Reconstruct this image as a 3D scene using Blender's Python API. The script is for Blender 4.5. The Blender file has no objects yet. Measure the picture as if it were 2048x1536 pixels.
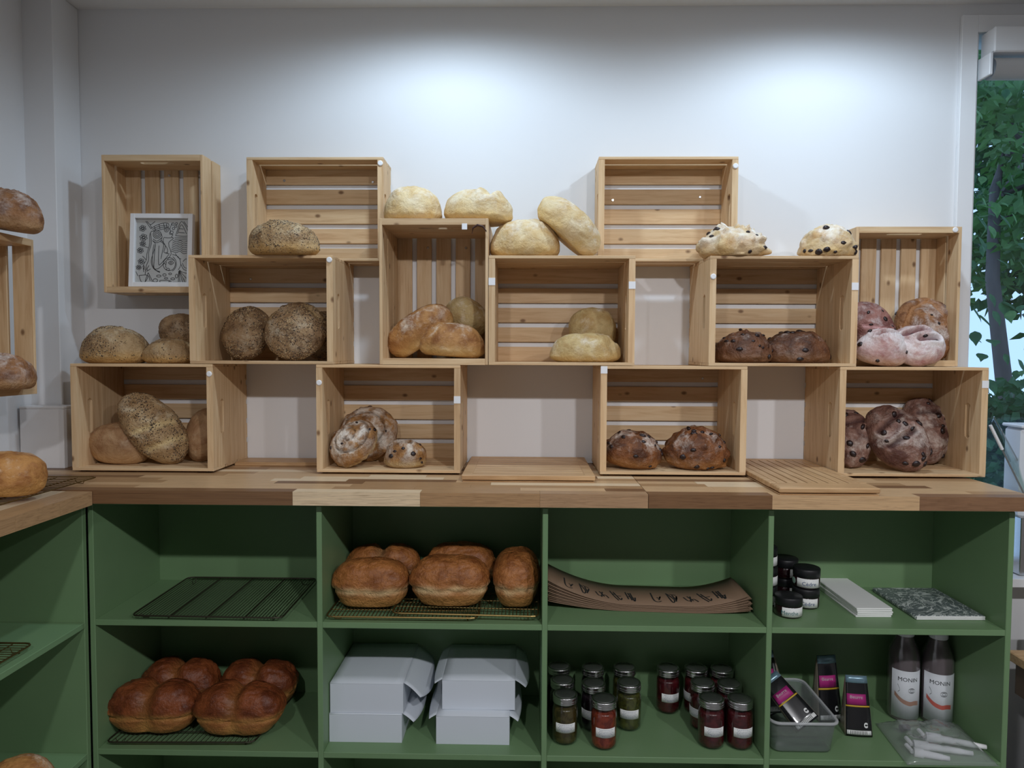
import bpy, bmesh, math, random
import numpy as np
from mathutils import Vector, Matrix, Euler, noise

random.seed(7)
SC = bpy.context.scene
COL = SC.collection
R = math.radians
ZW = 1.12                      # height of the worktop surface

# ------------------------------------------------------------------ camera
CAM = Vector((0.04336, -2.34340, 0.36938 + ZW))
PITCH, YAW, ROLL, FPX = R(-2.476), R(-1.1155), R(0.2378), 1376.7
fw = Vector((math.sin(YAW)*math.cos(PITCH), math.cos(YAW)*math.cos(PITCH), math.sin(PITCH)))
rt0 = Vector((math.cos(YAW), -math.sin(YAW), 0)); up0 = rt0.cross(fw)
rt = rt0*math.cos(ROLL) + up0*math.sin(ROLL)
up = up0*math.cos(ROLL) - rt0*math.sin(ROLL)
cd = bpy.data.cameras.new('camera'); cam = bpy.data.objects.new('camera', cd); COL.objects.link(cam)
cd.sensor_width = 36.0; cd.lens = FPX*36/2048; cd.clip_start = 0.02; cd.clip_end = 200
M = Matrix((rt, up, -fw)).transposed().to_4x4(); M.translation = CAM
cam.matrix_world = M
SC.camera = cam

# ------------------------------------------------------------------ world, lights, exposure
w = bpy.data.worlds.new('dusk_sky'); SC.world = w; w.use_nodes = True
bg = w.node_tree.nodes['Background']
bg.inputs['Color'].default_value = (0.42, 0.64, 1.0, 1); bg.inputs['Strength'].default_value = 0.80
SC.view_settings.view_transform = 'Standard'; SC.view_settings.look = 'None'
SC.view_settings.gamma = 1.0; SC.view_settings.exposure = 0.90
SC.view_settings.use_curve_mapping = False

def spot(name, loc, target, power, angle, blend, color, radius=0.04):
    l = bpy.data.lights.new(name, 'SPOT'); l.energy = power; l.spot_size = R(angle); l.spot_blend = blend
    l.color = color; l.shadow_soft_size = radius
    o = bpy.data.objects.new(name, l); COL.objects.link(o); o.location = loc
    o.rotation_euler = (Vector(target)-Vector(loc)).to_track_quat('-Z', 'Y').to_euler()
    return o
COOL = (0.66, 0.83, 1.0); NEUT = (0.97, 0.97, 1.0)
ZC = 1.525 + ZW                # ceiling height
for sx in (-0.215, 1.00):      # two recessed downlights washing the back wall
    spot('wall_downlight', (sx, -0.56, ZC-0.02), (sx, -0.50, 0), 12.5, 171, 0.42, COOL, 0.035)
for sx, pw in ((-0.47, 29), (0.82, 58), (1.95, 44)):     # room downlights above the customer side
    spot('room_downlight', (sx, -2.80, ZC-0.02), (sx, -1.9, 0), pw, 150, 0.6, NEUT, 0.05)

# ------------------------------------------------------------------ helpers
def ray(px, py): return fw + rt*((px-1024)/FPX) + up*((768-py)/FPX)
def at(px, py, Y):
    d = ray(px, py); return CAM + d*((Y-CAM.y)/d.y)
def onz(px, py, Z):
    d = ray(px, py); return CAM + d*((Z-CAM.z)/d.z)

def s2l(c):
    c = c/255.0
    return c/12.92 if c <= 0.04045 else ((c+0.055)/1.055)**2.4
def rgb(r, g, b): return (s2l(r), s2l(g), s2l(b), 1.0)

def link(o, parent=None):
    COL.objects.link(o)
    if parent is not None: o.parent = parent
    return o
def tag(o, label, cat, group=None):
    o['label'] = label; o['category'] = cat
    if group: o['group'] = group
    return o
def struct(o, label=None):
    o['kind'] = 'structure'
    if label: o['label'] = label
    return o
def empty(name, loc=(0, 0, 0), rot=(0, 0, 0)):
    o = bpy.data.objects.new(name, None); o.empty_display_size = 0.05
    COL.objects.link(o); o.location = loc; o.rotation_euler = rot
    return o
def obj(name, me, mat=None, parent=None, loc=(0, 0, 0), rot=(0, 0, 0)):
    if isinstance(me, bmesh.types.BMesh):
        m = bpy.data.meshes.new(name); me.to_mesh(m); me.free(); me = m
    if mat is not None and len(me.materials) == 0: me.materials.append(mat)
    o = bpy.data.objects.new(name, me); link(o, parent)
    o.location = loc; o.rotation_euler = rot
    return o
def smooth(me):
    for p in me.polygons: p.use_smooth = True
    return me
BOXC = {}
def box_mesh(sx, sy, sz, bev=0.0015, mat=None, key=None):
    k = (round(sx, 5), round(sy, 5), round(sz, 5), round(bev, 5), mat.name if mat else '', key)
    if k in BOXC: return BOXC[k]
    bm = bmesh.new(); bmesh.ops.create_cube(bm, size=1)
    bmesh.ops.scale(bm, vec=(sx, sy, sz), verts=bm.verts)
    if bev > 0: bmesh.ops.bevel(bm, geom=list(bm.edges), offset=min(bev, 0.45*min(sx, sy, sz)), segments=1, affect='EDGES')
    m = bpy.data.meshes.new('box'); bm.to_mesh(m); bm.free()
    if mat: m.materials.append(mat)
    BOXC[k] = m
    return m
def box(name, lo, hi, mat, parent=None, bev=0.0015):
    s = [abs(hi[i]-lo[i]) for i in range(3)]; c = [(hi[i]+lo[i])/2 for i in range(3)]
    return obj(name, box_mesh(*s, bev, mat), None, parent, c)
def tube_bm(bm, pts, r, seg=6, closed=False):
    pts = [Vector(p) for p in pts]; n = len(pts); rings = []
    for i, p in enumerate(pts):
        if closed: t = pts[(i+1) % n]-pts[i-1]
        else: t = pts[min(i+1, n-1)]-pts[max(i-1, 0)]
        t.normalize()
        a = Vector((0, 0, 1)) if abs(t.z) < 0.9 else Vector((1, 0, 0))
        u = t.cross(a).normalized(); v = t.cross(u)
        rr = r[i] if isinstance(r, (list, tuple)) else r
        rings.append([bm.verts.new(p+(u*math.cos(2*math.pi*k/seg)+v*math.sin(2*math.pi*k/seg))*rr) for k in range(seg)])
    for i in range(n if closed else n-1):
        A, B = rings[i], rings[(i+1) % n]
        for k in range(seg): bm.faces.new((A[k], A[(k+1) % seg], B[(k+1) % seg], B[k]))
    if not closed:
        bm.faces.new(rings[0]); bm.faces.new(list(reversed(rings[-1])))
    return bm
def lathe(prof, seg=32, cap=True):
    bm = bmesh.new(); rings = []
    for r, z in prof:
        rings.append([bm.verts.new((r*math.cos(2*math.pi*k/seg), r*math.sin(2*math.pi*k/seg), z)) for k in range(seg)])
    for A, B in zip(rings, rings[1:]):
        for k in range(seg): bm.faces.new((A[k], A[(k+1) % seg], B[(k+1) % seg], B[k]))
    if cap:
        bm.faces.new(list(reversed(rings[0]))); bm.faces.new(rings[-1])
    m = bpy.data.meshes.new('lathe'); bm.to_mesh(m); bm.free()
    return smooth(m)
def copy_tree(o, parent=None):
    c = o.copy(); COL.objects.link(c); c.parent = parent
    for ch in list(o.children): copy_tree(ch, c)
    return c
def text_mesh(s, size, extrude=0.0002):
    cu = bpy.data.curves.new('txt', 'FONT'); cu.body = s; cu.size = size; cu.align_x = 'CENTER'; cu.align_y = 'CENTER'
    cu.resolution_u = 2; cu.extrude = extrude
    o = bpy.data.objects.new('txt', cu); COL.objects.link(o)
    dg = bpy.context.evaluated_depsgraph_get(); dg.update()
    m = bpy.data.meshes.new_from_object(o.evaluated_get(dg))
    bpy.data.objects.remove(o); bpy.data.curves.remove(cu)
    m.materials.clear()
    return m

# ------------------------------------------------------------------ materials
def newmat(name, color=(0.8, 0.8, 0.8, 1), rough=0.5, metal=0.0, spec=0.5, coat=0.0):
    m = bpy.data.materials.new(name); m.use_nodes = True
    b = m.node_tree.nodes['Principled BSDF']
    b.inputs['Base Color'].default_value = color; b.inputs['Roughness'].default_value = rough
    b.inputs['Metallic'].default_value = metal; b.inputs['Specular IOR Level'].default_value = spec
    b.inputs['Coat Weight'].default_value = coat
    return m
class NT:
    def __init__(s, m): s.t = m.node_tree; s.b = s.t.nodes['Principled BSDF']
    def n(s, typ, **kw):
        x = s.t.nodes.new(typ)
        for k, v in kw.items(): setattr(x, k, v)
        return x
    def l(s, a, b): s.t.links.new(a, b)
    def coords(s, scale=(1, 1, 1), rnd=7.0):
        tc = s.n('ShaderNodeTexCoord'); oi = s.n('ShaderNodeObjectInfo')
        mu = s.n('ShaderNodeMath', operation='MULTIPLY'); mu.inputs[1].default_value = rnd
        s.l(oi.outputs['Random'], mu.inputs[0])
        ad = s.n('ShaderNodeVectorMath', operation='ADD'); s.l(tc.outputs['Object'], ad.inputs[0]); s.l(mu.outputs[0], ad.inputs[1])
        mp = s.n('ShaderNodeMapping'); mp.inputs['Scale'].default_value = scale; s.l(ad.outputs[0], mp.inputs[0])
        return mp.outputs[0]
    def noise(s, vec, scale, detail=4, rough=0.55, dist=0.0):
        x = s.n('ShaderNodeTexNoise'); x.inputs['Scale'].default_value = scale; x.inputs['Detail'].default_value = detail
        x.inputs['Roughness'].default_value = rough; x.inputs['Distortion'].default_value = dist
        s.l(vec, x.inputs['Vector']); return x.outputs['Fac']
    def ramp(s, fac, stops):
        x = s.n('ShaderNodeValToRGB'); e = x.color_ramp.elements
        while len(e) < len(stops): e.new(0.5)
        for i, (p, c) in enumerate(stops): e[i].position = p; e[i].color = c if len(c) == 4 else (*c, 1)
        s.l(fac, x.inputs[0]); return x.outputs['Color']
    def rng(s, v, a, b, c=0.0, d=1.0):
        x = s.n('ShaderNodeMapRange', interpolation_type='SMOOTHSTEP')
        for i, q in zip(('From Min', 'From Max', 'To Min', 'To Max'), (a, b, c, d)): x.inputs[i].default_value = q
        s.l(v, x.inputs['Value']); return x.outputs[0]
    def mul(s, a, b):
        x = s.n('ShaderNodeMath', operation='MULTIPLY')
        for i, q in enumerate((a, b)):
            if isinstance(q, (int, float)): x.inputs[i].default_value = q
            else: s.l(q, x.inputs[i])
        return x.outputs[0]
    def mix(s, fac, a, b, blend='MIX'):
        x = s.n('ShaderNodeMix', data_type='RGBA', blend_type=blend)
        for idx, q in ((0, fac), (6, a), (7, b)):
            if isinstance(q, (int, float, tuple)): x.inputs[idx].default_value = q
            else: s.l(q, x.inputs[idx])
        return x.outputs[2]
    def attr(s, name): return s.n('ShaderNodeAttribute', attribute_name=name).outputs['Fac']
    def bump(s, h, strength=0.3, dist=0.002):
        x = s.n('ShaderNodeBump'); x.inputs['Strength'].default_value = strength; x.inputs['Distance'].default_value = dist
        s.l(h, x.inputs['Height']); s.l(x.outputs[0], s.b.inputs['Normal'])
    def color(s, c): s.l(c, s.b.inputs['Base Color'])

def pine(name, tone=1.0):
    m = newmat(name, rough=0.55, spec=0.3); t = NT(m)
    v = t.coords((1, 1, 1), 9.0)
    mp = t.n('ShaderNodeMapping'); mp.inputs['Scale'].default_value = (2.2, 34, 34); t.l(v, mp.inputs[0])
    g = t.noise(mp.outputs[0], 2.2, 5, 0.6, 0.6)
    big = t.noise(v, 5.0, 2)
    c1, c2, c3 = [(a*tone, b*tone, c*tone, 1) for a, b, c in ((0.54, 0.345, 0.185), (0.68, 0.485, 0.285), (0.75, 0.57, 0.365))]
    col = t.ramp(g, [(0.28, c1), (0.5, c2), (0.75, c3)])
    oi = t.n('ShaderNodeObjectInfo')
    tint = t.ramp(oi.outputs['Random'], [(0.0, (0.86, 0.83, 0.80)), (0.5, (1.0, 0.98, 0.95)), (1.0, (1.04, 0.97, 0.90))])
    col = t.mix(0.8, col, tint, 'MULTIPLY')
    mk = t.n('ShaderNodeMapping'); mk.inputs['Scale'].default_value = (11, 17, 17); t.l(v, mk.inputs[0])
    vo = t.n('ShaderNodeTexVoronoi'); vo.inputs['Scale'].default_value = 1.0; vo.inputs['Randomness'].default_value = 1.0
    t.l(mk.outputs[0], vo.inputs['Vector'])
    kn = t.rng(vo.outputs['Distance'], 0.045, 0.15, 1.0, 0.0)
    col = t.mix(t.mul(kn, 0.85), col, (0.15, 0.065, 0.025, 1))
    t.color(col); t.bump(g, 0.15, 0.001)
    return m
PINE = pine('pine_wood')
def butcher():
    m = newmat('stave_wood', rough=0.38, spec=0.4); t = NT(m)
    v = t.coords((3, 20, 8), 11.0)
    g = t.noise(v, 1.6, 5, 0.62, 0.8)
    oi = t.n('ShaderNodeObjectInfo')
    sh = t.ramp(g, [(0.25, (0.62, 0.56, 0.50)), (0.5, (1.0, 1.0, 1.0)), (0.8, (1.25, 1.22, 1.15))])
    t.color(t.mix(1.0, oi.outputs['Color'], sh, 'MULTIPLY'))
    return m
STAVE = butcher()
def bamboo():
    m = newmat('board_wood', rough=0.45, spec=0.4); t = NT(m)
    v = t.coords((3, 40, 40), 5.0); g = t.noise(v, 2.0, 4, 0.6, 0.4)
    t.color(t.ramp(g, [(0.3, (0.42, 0.24, 0.11)), (0.6, (0.58, 0.37, 0.19)), (0.8, (0.64, 0.44, 0.25))]))
    return m
BOARD = bamboo()
def plaster(name, c, rough=0.6):
    m = newmat(name, c, rough, spec=0.3); t = NT(m)
    v = t.coords((1, 1, 1), 0.0); n = t.noise(v, 90, 3); t.bump(n, 0.06, 0.001)
    n2 = t.noise(v, 2.0, 3); t.color(t.mix(t.mul(n2, 0.12), c, (c[0]*0.9, c[1]*0.9, c[2]*0.9, 1)))
    return m
WALL = plaster('white_wall_paint', (0.78, 0.78, 0.79, 1))
CEIL = plaster('ceiling_paint', (0.80, 0.80, 0.80, 1))
WHITE = newmat('white_gloss_paint', (0.80, 0.80, 0.81, 1), 0.35)
TRIMW = newmat('white_trim', (0.82, 0.82, 0.83, 1), 0.4)
def greenpaint():
    m = newmat('green_paint', rgb(88, 126, 84), 0.42, spec=0.4); t = NT(m)
    v = t.coords((1, 1, 1), 3.0); n = t.noise(v, 6, 4)
    t.color(t.mix(n, rgb(110, 140, 101), rgb(118, 149, 108)))
    n2 = t.noise(v, 130, 2); t.bump(n2, 0.05, 0.001)
    return m
GREEN = greenpaint()
def tiles():
    m = newmat('floor_tile', (0.35, 0.34, 0.33, 1), 0.45); t = NT(m)
    v = t.coords((1, 1, 1), 0.0); n = t.noise(v, 7, 4); t.color(t.mix(n, (0.14, 0.135, 0.13, 1), (0.22, 0.21, 0.20, 1)))
    return m
FLOOR = tiles()
BRASS = newmat('dark_brass_wire', rgb(120, 100, 60), 0.38, 0.85)
DARKW = newmat('dark_wire', rgb(58, 55, 42), 0.45, 0.6)
STEEL = newmat('steel', (0.6, 0.6, 0.6, 1), 0.25, 1.0)
FELT = newmat('white_felt', (0.85, 0.85, 0.86, 1), 0.7)
TAPE = newmat('white_tape', (0.82, 0.83, 0.85, 1), 0.45)
BLACK = newmat('black_plastic', (0.012, 0.012, 0.014, 1), 0.4)
PAPER = newmat('white_paper', (0.82, 0.83, 0.82, 1), 0.7)
CARD = newmat('white_card', (0.66, 0.71, 0.78, 1), 0.55)
INK = newmat('dark_ink', (0.02, 0.02, 0.022, 1), 0.7)
BLUEINK = newmat('blue_ink', (0.06, 0.10, 0.22, 1), 0.7)
TEAL = newmat('teal_ink', (0.04, 0.16, 0.17, 1), 0.7)
def thinglass(name, tint=(1, 1, 1, 1), gl=0.5, ior=1.45, milky=0.0, rough=0.02):
    m = bpy.data.materials.new(name); m.use_nodes = True; nt = m.node_tree; nt.nodes.clear()
    o = nt.nodes.new('ShaderNodeOutputMaterial'); tr = nt.nodes.new('ShaderNodeBsdfTransparent'); tr.inputs[0].default_value = tint
    gs = nt.nodes.new('ShaderNodeBsdfGlossy'); gs.inputs['Roughness'].default_value = rough
    lwt = nt.nodes.new('ShaderNodeLayerWeight'); lwt.inputs[0].default_value = 0.5
    pw_ = nt.nodes.new('ShaderNodeMath'); pw_.operation = 'POWER'; pw_.inputs[1].default_value = 4.0; nt.links.new(lwt.outputs['Facing'], pw_.inputs[0])
    fr = nt.nodes.new('ShaderNodeMath'); fr.operation = 'MULTIPLY_ADD'; fr.inputs[1].default_value = 0.80; fr.inputs[2].default_value = 0.05; nt.links.new(pw_.outputs[0], fr.inputs[0])
    mx = nt.nodes.new('ShaderNodeMixShader')
    mu = nt.nodes.new('ShaderNodeMath'); mu.operation = 'MULTIPLY'; mu.inputs[1].default_value = gl; nt.links.new(fr.outputs[0], mu.inputs[0])
    nt.links.new(mu.outputs[0], mx.inputs[0]); nt.links.new(tr.outputs[0], mx.inputs[1]); nt.links.new(gs.outputs[0], mx.inputs[2])
    last = mx
    if milky > 0:
        df = nt.nodes.new('ShaderNodeBsdfDiffuse'); df.inputs[0].default_value = (0.8, 0.82, 0.84, 1)
        m2 = nt.nodes.new('ShaderNodeMixShader'); m2.inputs[0].default_value = milky
        nt.links.new(mx.outputs[0], m2.inputs[1]); nt.links.new(df.outputs[0], m2.inputs[2]); last = m2
    nt.links.new(last.outputs[0], o.inputs[0])
    return m
GLASS = thinglass('window_glass', (0.96, 0.98, 0.98, 1), 0.8)
JARGLASS = thinglass('jar_glass', (0.95, 0.97, 0.96, 1), 1.0)
TUBP = thinglass('clear_tub_plastic', (0.86, 0.88, 0.90, 1), 1.0, milky=0.10, rough=0.12)
FILM = thinglass('clear_film', (0.97, 0.98, 0.99, 1), 1.2, milky=0.10, rough=0.14)
FILM2 = thinglass('bottle_film', (0.97, 0.97, 0.98, 1), 0.9, milky=0.02, rough=0.10)

def crust(name, low, main, dark, flour, fl_amt=0.5, score=None, rough=0.62, coat=0.0, speck=0.0, speckcol=(0.05, 0.03, 0.02, 1), bumpk=0.5, fl_scale=18, crack=0.0):
    m = newmat(name, rough=rough, spec=0.3, coat=coat); t = NT(m)
    if coat: t.b.inputs['Coat Roughness'].default_value = 0.35
    v = t.coords((1, 1, 1), 5.0)
    hz = t.attr('hz'); sc = t.attr('score')
    n1 = t.noise(v, 22, 5, 0.6, 0.4); n2 = t.noise(v, fl_scale, 6, 0.7, 0.3); n3 = t.noise(v, 140, 3, 0.6)
    col = t.mix(t.rng(n1, 0.35, 0.68), main, dark)
    col = t.mix(t.rng(hz, 0.10, 0.42, 0.9, 0.0), col, low)
    if fl_amt > 0:
        f = t.mul(t.rng(n2, 0.62-0.34*fl_amt, 0.86-0.30*fl_amt), t.rng(hz, 0.30, 0.85, 0.25, 1.0))
        col = t.mix(t.mul(f, min(1.0, 0.55+0.5*fl_amt)), col, flour)
    if speck > 0:
        vo = t.n('ShaderNodeTexVoronoi'); vo.inputs['Scale'].default_value = 170; t.l(v, vo.inputs['Vector'])
        sp = t.mul(t.rng(vo.outputs['Distance'], 0.18, 0.34, 1.0, 0.0), t.rng(n1, 0.40, 0.56))
        col = t.mix(t.mul(sp, speck), col, speckcol)
    if crack > 0:
        mpc = t.n('ShaderNodeMapping'); mpc.inputs['Scale'].default_value = (1, 1, 2.2); t.l(v, mpc.inputs[0])
        n4 = t.noise(mpc.outputs[0], 30, 2, 0.5, 1.6)
        ck = t.rng(n4, 0.485, 0.50, 0.0, 1.0); ck2 = t.rng(n4, 0.50, 0.515, 1.0, 0.0)
        col = t.mix(t.mul(t.mul(ck, ck2), crack), col, (dark[0]*0.45, dark[1]*0.42, dark[2]*0.4, 1))
    if score: col = t.mix(t.mul(sc, 0.9), col, score)
    t.color(col)
    hsum = t.n('ShaderNodeMath', operation='ADD'); t.l(t.mul(n1, 1.0), hsum.inputs[0]); t.l(t.mul(n3, 0.35), hsum.inputs[1])
    t.bump(hsum.outputs[0], min(1.0, bumpk*1.2), 0.011)
    return m
FL = rgb(232, 224, 208)
CR = {
 'white':  crust('pale_crust', rgb(222, 186, 122), rgb(224, 202, 158), rgb(205, 172, 118), FL, 0.55, rgb(232, 212, 168), crack=0.25),
 'dusty':  crust('dusty_pale_crust', rgb(205, 172, 112), rgb(196, 172, 122), rgb(172, 140, 88), FL, 0.45, rgb(205, 180, 130), crack=0.3),
 'golden': crust('golden_crust', rgb(198, 158, 98), rgb(176, 128, 76), rgb(136, 88, 48), rgb(232, 220, 202), 0.45, rgb(210, 170, 105), crack=0.2),
 'plain':  crust('plain_brown_crust', rgb(190, 150, 105), rgb(178, 142, 104), rgb(150, 110, 76), rgb(212, 192, 164), 0.3, rgb(200, 168, 124)),
 'seed':   crust('seeded_crust', rgb(196, 156, 98), rgb(176, 146, 106), rgb(146, 114, 78), rgb(216, 202, 174), 0.45, rgb(210, 184, 134), speck=0.85, bumpk=0.9),
 'seedb':  crust('brown_seeded_crust', rgb(160, 128, 88), rgb(156, 126, 92), rgb(118, 90, 62), rgb(200, 184, 158), 0.45, rgb(176, 148, 104), speck=0.9, bumpk=1.0),
 'swirl':  crust('swirl_crust', rgb(190, 160, 110), rgb(168, 122, 72), rgb(120, 80, 44), rgb(228, 220, 208), 0.66, rgb(50, 34, 22), speck=0.3, bumpk=0.9),
 'fruitw': crust('floury_fruit_crust', rgb(216, 180, 120), rgb(214, 190, 146), rgb(190, 150, 100), rgb(238, 234, 226), 0.75, rgb(210, 176, 116), fl_scale=14),
 'fruitd': crust('dark_fruit_crust', rgb(122, 84, 56), rgb(112, 72, 48), rgb(70, 42, 28), rgb(206, 190, 178), 0.36, rgb(170, 112, 62), rough=0.5, bumpk=0.8),
 'amber':  crust('amber_fruit_crust', rgb(152, 104, 58), rgb(132, 82, 46), rgb(80, 46, 28), rgb(222, 210, 198), 0.42, rgb(200, 150, 84), rough=0.5, bumpk=0.8),
 'purple': crust('purple_crust', rgb(150, 110, 90), rgb(158, 112, 102), rgb(110, 66, 60), rgb(228, 218, 216), 0.5, rgb(196, 150, 148), fl_scale=15, bumpk=0.8),
 'purpled': crust('dusky_purple_crust', rgb(132, 102, 80), rgb(138, 102, 88), rgb(88, 56, 48), rgb(206, 192, 182), 0.52, rgb(58, 28, 26), fl_scale=15, bumpk=0.9),
 'purplew': crust('floury_purple_crust', rgb(176, 140, 116), rgb(196, 160, 152), rgb(160, 110, 106), rgb(234, 228, 228), 0.8, rgb(104, 46, 58), fl_scale=12),
 'rustic': crust('rustic_crust', rgb(172, 134, 94), rgb(158, 112, 74), rgb(112, 72, 46), rgb(222, 210, 202), 0.5, rgb(164, 116, 74), bumpk=0.8),
 'tin':    crust('tin_loaf_crust', rgb(186, 136, 78), rgb(174, 112, 60), rgb(130, 76, 38), FL, 0.0, rgb(228, 200, 150), rough=0.42, coat=0.12, crack=0.6, bumpk=0.8),
 'brioche': crust('brioche_crust', rgb(176, 122, 68), rgb(138, 74, 40), rgb(98, 48, 26), FL, 0.0, rgb(204, 150, 84), rough=0.42, coat=0.12, crack=0.5, bumpk=0.6),
 'country': crust('country_crust', rgb(206, 156, 92), rgb(192, 138, 78), rgb(150, 96, 52), rgb(232, 214, 190), 0.35, rgb(216, 170, 104), crack=0.2),
}
RAISIN = newmat('dried_fruit', (0.018, 0.008, 0.008, 1), 0.4, spec=0.5)
SEEDD = newmat('dark_seed', (0.035, 0.022, 0.015, 1), 0.5)
SEEDL = newmat('pale_seed', rgb(190, 164, 122), 0.6)
CUTP = newmat('cut_edge', rgb(225, 205, 165), 0.7)

# ------------------------------------------------------------------ the room
XL, XCOL, YCOL = -1.570, -1.471, -0.130       # left wall, column side face, column front
XR, YB = 3.1, -4.3                            # right wall, rear wall behind the camera
WX0, WX1 = 1.528, 2.75                        # window opening
WZ0, WZ1 = -0.35+ZW, 1.43+ZW
struct(box('floor', (XL-0.3, YB, -0.05), (XR+0.1, 0.12, 0), FLOOR, bev=0))
struct(box('ceiling', (XL-0.3, YB, ZC), (XR+0.1, 0.12, ZC+0.06), CEIL, bev=0))
wb = bmesh.new()
def addbox(bm, lo, hi):
    m = bmesh.ops.create_cube(bm, size=1)['verts']
    for v in m:
        for i in range(3): v.co[i] = lo[i] if v.co[i] < 0 else hi[i]
addbox(wb, (XL-0.3, 0, 0), (WX0, 0.12, ZC)); addbox(wb, (WX1, 0, 0), (XR+0.1, 0.12, ZC))
addbox(wb, (WX0, 0, WZ1), (WX1, 0.12, ZC)); addbox(wb, (WX0, 0, 0), (WX1, 0.12, WZ0))
struct(obj('wall_back', wb, WALL))
struct(box('wall_left', (XL-0.1, YB, 0), (XL, YCOL, ZC), WALL, bev=0))
struct(box('trim_1', (XL-0.1, YCOL, 0), (XCOL, -0.0005, ZC-0.0005), WALL, bev=0.002), 'white boxed-out column in the corner left of the shelves')
SHOP = plaster('shop_wall', (0.30, 0.28, 0.26, 1))
struct(box('wall_right', (XR, YB, 0), (XR+0.1, 0.0, ZC), SHOP, bev=0))
struct(box('wall_rear', (XL-0.1, YB-0.1, 0), (XR+0.1, YB, ZC), SHOP, bev=0))
# window casing, glass and roller blind
cas = empty('trim_2', (WX0-0.03, 0, WZ0)); struct(cas, 'white window casing right of the shelves')
box('casing_board', (-0.030, -0.014, 0), (0.022, 0.0, WZ1-WZ0+0.055), TRIMW, cas)
box('casing_head', (0.022, -0.014, WZ1-WZ0), (WX1-WX0+0.06, 0.0, WZ1-WZ0+0.055), TRIMW, cas)
box('reveal_liner', (0.022, 0.0005, 0), (0.034, 0.10, WZ1-WZ0), TRIMW, cas)
win = empty('window_1', (WX0+0.006, 0.05, WZ0)); struct(win, 'tall window with trees behind it')
box('window_frame', (0.0, -0.012, 0.0), (0.012, 0.02, WZ1-WZ0), newmat('grey_frame', (0.45, 0.47, 0.5, 1), 0.4), win)
box('window_frame', (0.012, -0.012, 0.0), (WX1-WX0-0.01, 0.02, 0.02), bpy.data.materials['grey_frame'], win)
box('pane', (0.012, 0.0, 0.02), (WX1-WX0-0.012, 0.004, WZ1-WZ0), GLASS, win, bev=0)
box('window_sill', (0.0, -0.16, -0.03), (WX1-WX0, -0.055, -0.002), WHITE, win)
bl = empty('roller_blind', (WX0+0.012, -0.02, WZ1)); tag(bl, 'white roller blind rolled up at the top of the window', 'blind')
box('cassette', (0.0, -0.045, -0.085), (0.9, 0.025, -0.004), WHITE, bl, 0.004)
box('end_bracket', (-0.010, -0.04, -0.155), (0.001, 0.02, -0.085), WHITE, bl, 0.002)
bm = bmesh.new(); tube_bm(bm, [(0.012, -0.005, -0.125), (0.9, -0.005, -0.125)], 0.034, 20)
o = obj('blind_roll', bm, newmat('blind_fabric', (0.78, 0.79, 0.8, 1), 0.6), bl); smooth(o.data)

# ------------------------------------------------------------------ green cabinets
SH1, SH2 = ZW-0.370, ZW-0.737
YF, YK = -0.490, -0.150
WT = 0.037
cab = empty('shelf_cabinet', (0, YF, 0)); tag(cab, 'long green open shelving cabinet under the wooden worktop', 'cabinet')
panels = [-1.160, -0.527, 0.092, 0.702, 1.343]
ztop = ZW-WT-0.0005
for i, x in enumerate(panels):
    box('side_panel' if i in (0, 4) else 'divider', (x, 0, 0.0), (x+0.015, YK-YF, ztop-0.010), GREEN, cab)
box('top_panel', (panels[0], 0.001, ztop-0.010), (panels[4]+0.015, YK-YF, ztop), GREEN, cab)
box('back_panel', (panels[0], YK-YF, 0.0), (panels[4]+0.015, YK-YF+0.008, ztop), GREEN, cab)
for i in range(4):
    for z in (SH1, SH2, 0.10):
        box('shelf', (panels[i]+0.015, 0.001, z-0.016), (panels[i+1], YK-YF, z), GREEN, cab, 0.001)
    box('plinth', (panels[i]+0.015, 0.03, 0.0), (panels[i+1], 0.045, 0.084), GREEN, cab)
# cabinet along the left wall, opening towards the right
lc = empty('shelf_cabinet', (XL+0.004, -0.495, 0)); tag(lc, 'green shelving cabinet along the left wall, seen at the frame edge', 'cabinet')
LW = -1.1605-(XL+0.004); LY = -1.35+0.495
box('side_panel', (0.001, -0.016, 0), (LW, 0, ztop-0.005), GREEN, lc)
box('side_panel', (0.001, LY, 0), (LW, LY+0.016, ztop-0.005), GREEN, lc)
box('back_panel', (-0.0015, LY, 0), (0.001, 0, ztop-0.005), GREEN, lc)
for z in (SH1, SH2, 0.10): box('shelf', (0.002, LY+0.016, z-0.016), (LW, -0.016, z), GREEN, lc, 0.001)

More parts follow.
